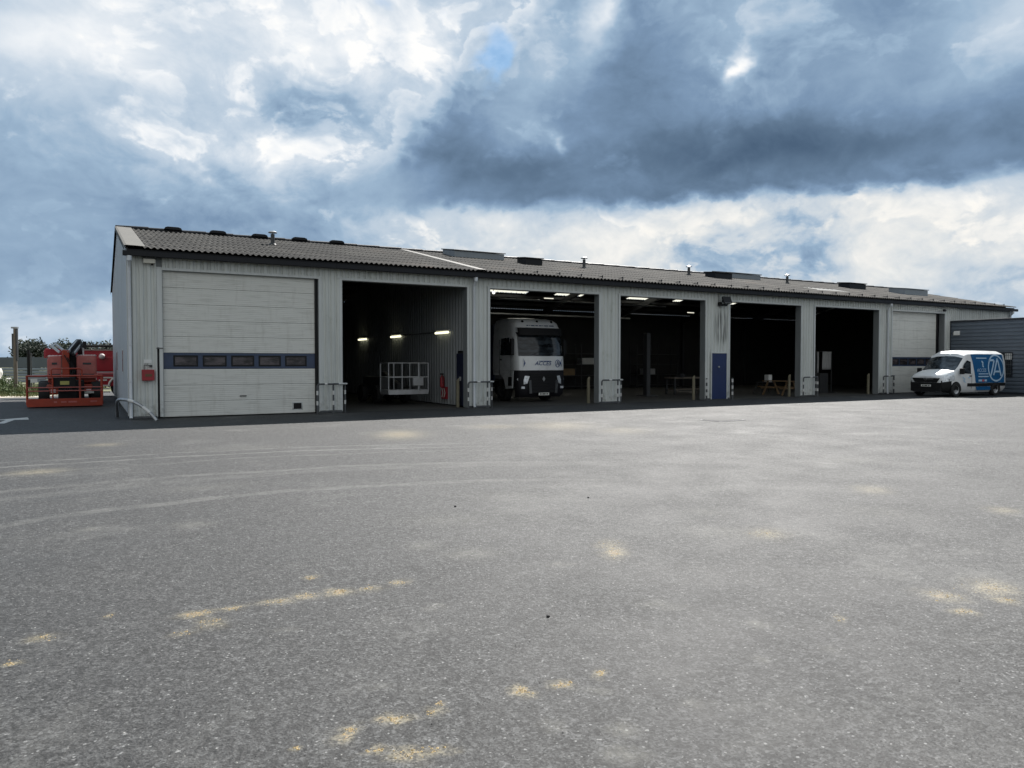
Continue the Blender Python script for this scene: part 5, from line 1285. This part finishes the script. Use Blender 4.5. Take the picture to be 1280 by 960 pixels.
#SKYBLOCK
# ------------------------------------------------------------------ SKY, SUN, CAMERA
SUN = Vector((.72, .70, 1.0)).normalized()
EXPO = 1.0
def make_world():
    w = bpy.data.worlds.new('World'); SC.world = w; w.use_nodes = True
    t = NT(w.node_tree); bg = w.node_tree.nodes['Background']
    STR = .1
    bg.inputs['Strength'].default_value = STR
    sky = t.new('ShaderNodeTexSky'); sky.sky_type = 'NISHITA'; sky.sun_disc = False
    sky.sun_elevation = math.asin(SUN.z); sky.sun_rotation = math.atan2(SUN.x, SUN.y)
    sky.air_density = 1.0; sky.dust_density = .6; sky.ozone_density = 1.5
    K = 1 / (STR * 2 ** EXPO)
    d = t.vm('NORMALIZE', t.new('ShaderNodeTexCoord').outputs['Generated'])
    dr_, df_ = t.vm('DOT_PRODUCT', d, tuple(RGT)), t.vm('DOT_PRODUCT', d, tuple(FWD))
    dz = t.sep(d)[2]
    az = t.math('MULTIPLY', t.math('ARCTAN2', dr_, df_), 18 / math.pi)      # tens of degrees
    el = t.math('MULTIPLY', t.math('ARCSINE', dz), 18 / math.pi)
    ds = t.mapping(d, scale=(1, 1, 1.45))
    # warp
    wn = t.vm('SUBTRACT', t.noise(ds, 3.2, 4, .55, color=True), (.5, .5, .5))
    wn2 = t.vm('SUBTRACT', t.noise(ds, 11, 4, .6, color=True), (.5, .5, .5))
    wx, wy, _ = t.sep(t.vm('ADD', t.vm('SCALE', wn, scale=.9), t.vm('SCALE', wn2, scale=.5)))
    A = t.math('ADD', az, wx); Eh = t.math('ADD', el, t.math('MULTIPLY', wy, .75))
    AE = t.com(A, Eh, 0.0)
    def px(x, y):  # direction of a point of the sky in tens of degrees
        u, v = (x - 640) / 930, -(y - 480) / 930; c, s_ = math.cos(R(1.65)), math.sin(R(1.65))
        f, up = c + v * s_, -s_ + v * c
        return math.degrees(math.atan2(u, f)) / 10, math.degrees(math.atan2(up, math.hypot(u, f))) / 10
    def blob(x, y, sx, sy, amp):
        a, e = px(x, y)
        v = t.mapping(AE); n = v.node; n.vector_type = 'TEXTURE'
        n.inputs['Location'].default_value = (a, e, 0); n.inputs['Scale'].default_value = (sx / 162, sy / 162, 1)
        q = t.vm('DOT_PRODUCT', v, v)
        return t.math('MULTIPLY', t.math('EXPONENT', t.math('MULTIPLY', q, -.5)), amp)
    def total(base, lst):
        s_ = base
        for b_ in lst: s_ = t.math('ADD', s_, blob(*b_))
        return s_
    # fine structure with a lit side toward the sun
    S = Vector(SUN)
    dw = t.vm('ADD', ds, t.vm('SCALE', t.vm('SUBTRACT', t.noise(ds, 7, 3, .5, color=True), (.5, .5, .5)), scale=.10))
    def fbm(p, sc, det, ro): return t.noise(p, sc, det, ro)
    n1 = fbm(dw, 4.2, 6, .48); n1s = fbm(t.vm('ADD', dw, tuple(S * .06)), 4.2, 6, .48)
    n2 = fbm(dw, 14.0, 10, .6); n2s = fbm(t.vm('ADD', dw, tuple(S * .014)), 14.0, 5, .55)
    lit = t.math('ADD', t.math('MULTIPLY', t.math('SUBTRACT', n1, n1s), 1.0), t.math('MULTIPLY', t.math('SUBTRACT', n2, n2s), .6))
    f1 = t.math('SUBTRACT', n1, .5); f2 = t.math('SUBTRACT', n2, .5)
    dp = t.vm('ADD', dw, t.vm('SCALE', t.vm('SUBTRACT', t.noise(ds, 30, 4, .6, color=True), (.5, .5, .5)), scale=.05))
    puff = t.math('ADD', t.math('MULTIPLY', t.math('SUBTRACT', .45, t.voro(dp, 15, 'F1')), .55), t.math('MULTIPLY', t.math('SUBTRACT', .45, t.voro(dp, 40, 'F1')), .26))
    # high cloud sheet
    lumA = total(.53, BLOBS_A)
    hf = t.math('ADD', .24, total(0, [(560, 80, 200, 110, .55), (1000, 310, 330, 70, .75), (280, 200, 130, 40, .5)]))
    tex = t.math('ADD', t.math('MULTIPLY', f1, t.math('MULTIPLY', hf, .6)), t.math('MULTIPLY', t.math('ADD', t.math('MULTIPLY', puff, .30), t.math('ADD', t.math('MULTIPLY', f2, .42), t.math('MULTIPLY', lit, 1.0))), hf))
    lumA = t.math('ADD', lumA, tex)
    # separate cumulus masses: thin bright rims, thick grey cores
    amt = t.math('ADD', .22, total(0, [(520, 90, 240, 120, .75), (1000, 310, 340, 75, .85), (270, 200, 150, 45, .55), (60, 60, 130, 60, .3), (70, 395, 120, 25, .5)]))
    inner = 0.0
    for off, th, sc in (((0, 0, 0), .02, 1.0), ((3.1, 1.7, .6), .10, 1.7)):
        q = t.vm('ADD', t.vm('SCALE', dw, scale=sc), off)
        fld = t.math('ADD', t.math('MULTIPLY', t.math('SUBTRACT', t.noise(q, 5.2, 4, .5), .5), 1.5), t.math('ADD', t.math('MULTIPLY', puff, .55), t.math('MULTIPLY', f2, .5)))
        m_ = t.mr(fld, th, th + .10); core = t.mr(fld, th + .02, th + .5, smooth=False)
        sh = t.math('ADD', t.math('SUBTRACT', .17, t.math('MULTIPLY', core, .42)), t.math('MULTIPLY', lit, .5))
        ms = t.math('MULTIPLY', m_, sh); inner = t.math('ADD', inner, ms)
        lumA = t.math('ADD', lumA, t.math('MULTIPLY', ms, amt))
    # heavy dark bank with puffed edges
    wob = t.math('ADD', t.math('MULTIPLY', f1, 1.1), t.math('ADD', t.math('MULTIPLY', f2, .5), puff))
    eb = t.math('MULTIPLY', t.math('SUBTRACT', el, t.math('ADD', 1.10, t.math('MULTIPLY', az, .01))), 1.5)
    al = t.math('MULTIPLY', t.math('SUBTRACT', az, t.math('ADD', -1.78, t.math('MULTIPLY', t.math('SUBTRACT', el, 1.0), 1.02))), .9)
    ar = t.math('MULTIPLY', t.math('SUBTRACT', 5.5, az), .8)
    edge = t.mr(t.math('SUBTRACT', al, eb), -1.0, .6, .75, .35)
    D = t.math('ADD', t.math('MINIMUM', t.math('MINIMUM', eb, al), ar), t.math('MULTIPLY', wob, edge))
    mB = t.mr(D, .0, t.mr(el, 1.1, 1.6, .24, .07))
    lumB = total(.28, BLOBS_B)
    lumB = t.math('ADD', lumB, t.math('ADD', t.math('MULTIPLY', f1, .45), t.math('ADD', t.math('ADD', t.math('MULTIPLY', puff, .10), t.math('MULTIPLY', f2, .16)), t.math('MULTIPLY', lit, .30))))
    lumB = t.math('ADD', lumB, t.math('MULTIPLY', inner, t.mr(el, 1.15, 2.2, .16, .55)))
    rim = t.math('MULTIPLY', t.mr(D, .50, .0), t.mr(el, 1.1, 1.7))
    lumB = t.math('ADD', lumB, t.math('MULTIPLY', rim, .62))
    lum = t.math('ADD', t.math('MULTIPLY', lumA, t.math('SUBTRACT', 1.0, mB)), t.math('MULTIPLY', lumB, mB))
    lum = t.math('ADD', lum, total(0.0, BLOBS_HOLES))
    lum = t.math('SUBTRACT', lum, t.math('MULTIPLY', t.math('MAXIMUM', t.math('SUBTRACT', lum, .70), 0.0), .38))
    col = t.ramp(t.math('MULTIPLY', lum, 1.0, clamp=True), [(0, s2l(76, 98, 123)), (.16, s2l(96, 119, 144)), (.36, s2l(124, 150, 179)), (.56, s2l(157, 182, 206)), (.76, s2l(196, 211, 226)), (.92, s2l(240, 244, 248)), (1, (1.0, 1.0, .99))])
    warm = t.math('MULTIPLY', t.mr(total(0, [(960, 330, 330, 70, 1.0)]), 0, .9), t.mr(lum, .5, .9))
    col = t.mix(t.math('MULTIPLY', warm, .4), col, s2l(248, 240, 224), 'MIX')
    col = t.mix(1.0, col, (K, K, K), 'MULTIPLY')
    # clear gaps: the blue of the sky itself
    gap = t.mr(t.math('ADD', total(0, BLOBS_GAP), t.math('ADD', t.math('MULTIPLY', f1, .9), t.math('MULTIPLY', f2, .8))), .35, .75)
    gap = t.math('MULTIPLY', gap, .6)
    col = t.mix(gap, col, t.mix(1.0, sky.outputs[0], (.36 * SKYK / .6, .52 * SKYK / .6, .60 * SKYK / .6), 'MULTIPLY'))
    # unseen sunlit cloud tops behind the photographer, whitened and brightened to light the facade
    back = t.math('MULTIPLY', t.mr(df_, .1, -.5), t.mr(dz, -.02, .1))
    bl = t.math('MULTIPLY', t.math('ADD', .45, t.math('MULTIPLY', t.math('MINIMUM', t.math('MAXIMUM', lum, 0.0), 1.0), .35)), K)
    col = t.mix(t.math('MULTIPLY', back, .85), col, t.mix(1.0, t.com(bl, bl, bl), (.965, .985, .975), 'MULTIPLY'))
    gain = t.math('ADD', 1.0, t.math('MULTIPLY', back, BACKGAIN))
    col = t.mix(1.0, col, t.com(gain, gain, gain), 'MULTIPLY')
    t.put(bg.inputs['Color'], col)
    w.cycles.sampling_method = 'MANUAL'; w.cycles.sample_map_resolution = 512
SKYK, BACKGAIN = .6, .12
BLOBS_A = [(520, 50, 120, 55, .32), (420, 90, 90, 60, .18), (660, 30, 60, 60, .25), (60, 40, 90, 40, .30), (250, 20, 140, 40, .25), (140, 70, 70, 22, .2), (40, 130, 120, 50, .06),
           (300, 195, 90, 26, .20), (250, 180, 50, 20, .14), (370, 205, 60, 22, .18), (385, 155, 45, 22, -.26), (150, 250, 170, 40, -.02), (150, 335, 150, 30, -.07), (330, 275, 90, 24, -.05), (40, 230, 90, 40, -.02),
           (60, 388, 110, 12, .26), (20, 420, 100, 18, .04), (595, 70, 22, 35, -.30), (540, 140, 40, 40, .10), (470, 190, 40, 30, .06), (490, 70, 22, 30, -.22),
           (950, 285, 260, 32, .14), (1010, 345, 340, 48, .22), (700, 300, 80, 22, .16), (1060, 268, 140, 16, .16), (1240, 290, 80, 40, .06), (860, 272, 60, 12, .16), (1020, 310, 26, 26, -.36), (880, 318, 50, 14, -.22), (1060, 330, 160, 22, .10), (1250, 352, 60, 14, -.28), (690, 318, 40, 12, -.12), (1180, 290, 26, 18, -.15), (780, 330, 120, 20, .08), (1150, 365, 100, 12, .18)]
BLOBS_B = [(600, 230, 80, 40, -.12), (950, 205, 150, 36, -.14), (1200, 205, 120, 35, -.14), (1240, 60, 90, 60, .20), (900, 30, 70, 45, .30), (1010, 120, 110, 50, .10), (690, 50, 40, 45, .35), (755, 30, 18, 30, .6), (640, 120, 40, 40, .16), (1130, 60, 60, 60, -.02),
           (830, 90, 60, 60, -.04), (690, 165, 40, 10, .10), (470, 240, 45, 30, .22), (1270, 20, 30, 30, .25), (760, 235, 80, 20, -.05), (850, 160, 80, 30, .05)]
BLOBS_HOLES = [(928, 92, 7, 12, .66), (700, 172, 5, 7, .25)]
BLOBS_GAP = [(608, 60, 20, 34, .66), (628, 92, 14, 18, .4), (560, 25, 20, 10, .4), (470, 5, 22, 10, .5), (1180, 345, 90, 12, .25)]
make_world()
#ENDSKY
sl = bpy.data.lights.new('sun', 'SUN'); sl.energy = 4.6; sl.angle = R(.53); sl.color = (1.0, .965, .92)
so = bpy.data.objects.new('sun', sl); COL.objects.link(so); so.rotation_euler = SUN.to_track_quat('Z', 'Y').to_euler()
cam = bpy.data.cameras.new('camera'); cam.sensor_width = 36; cam.lens = 930 / 1280 * 36; cam.clip_end = 3000; cam.clip_start = .05
co = bpy.data.objects.new('camera', cam); COL.objects.link(co); co.location = CAM; co.rotation_euler = (R(90 - 1.65), 0, -TH)
SC.camera = co
vs = SC.view_settings; vs.view_transform = 'Standard'; vs.look = 'None'; vs.exposure = EXPO; vs.gamma = 1.0; vs.use_curve_mapping = False
SC.render.engine = 'CYCLES'
SC.cycles.use_denoising = True; SC.cycles.max_bounces = 8; SC.cycles.diffuse_bounces = 4; SC.cycles.caustics_reflective = False; SC.cycles.caustics_refractive = False
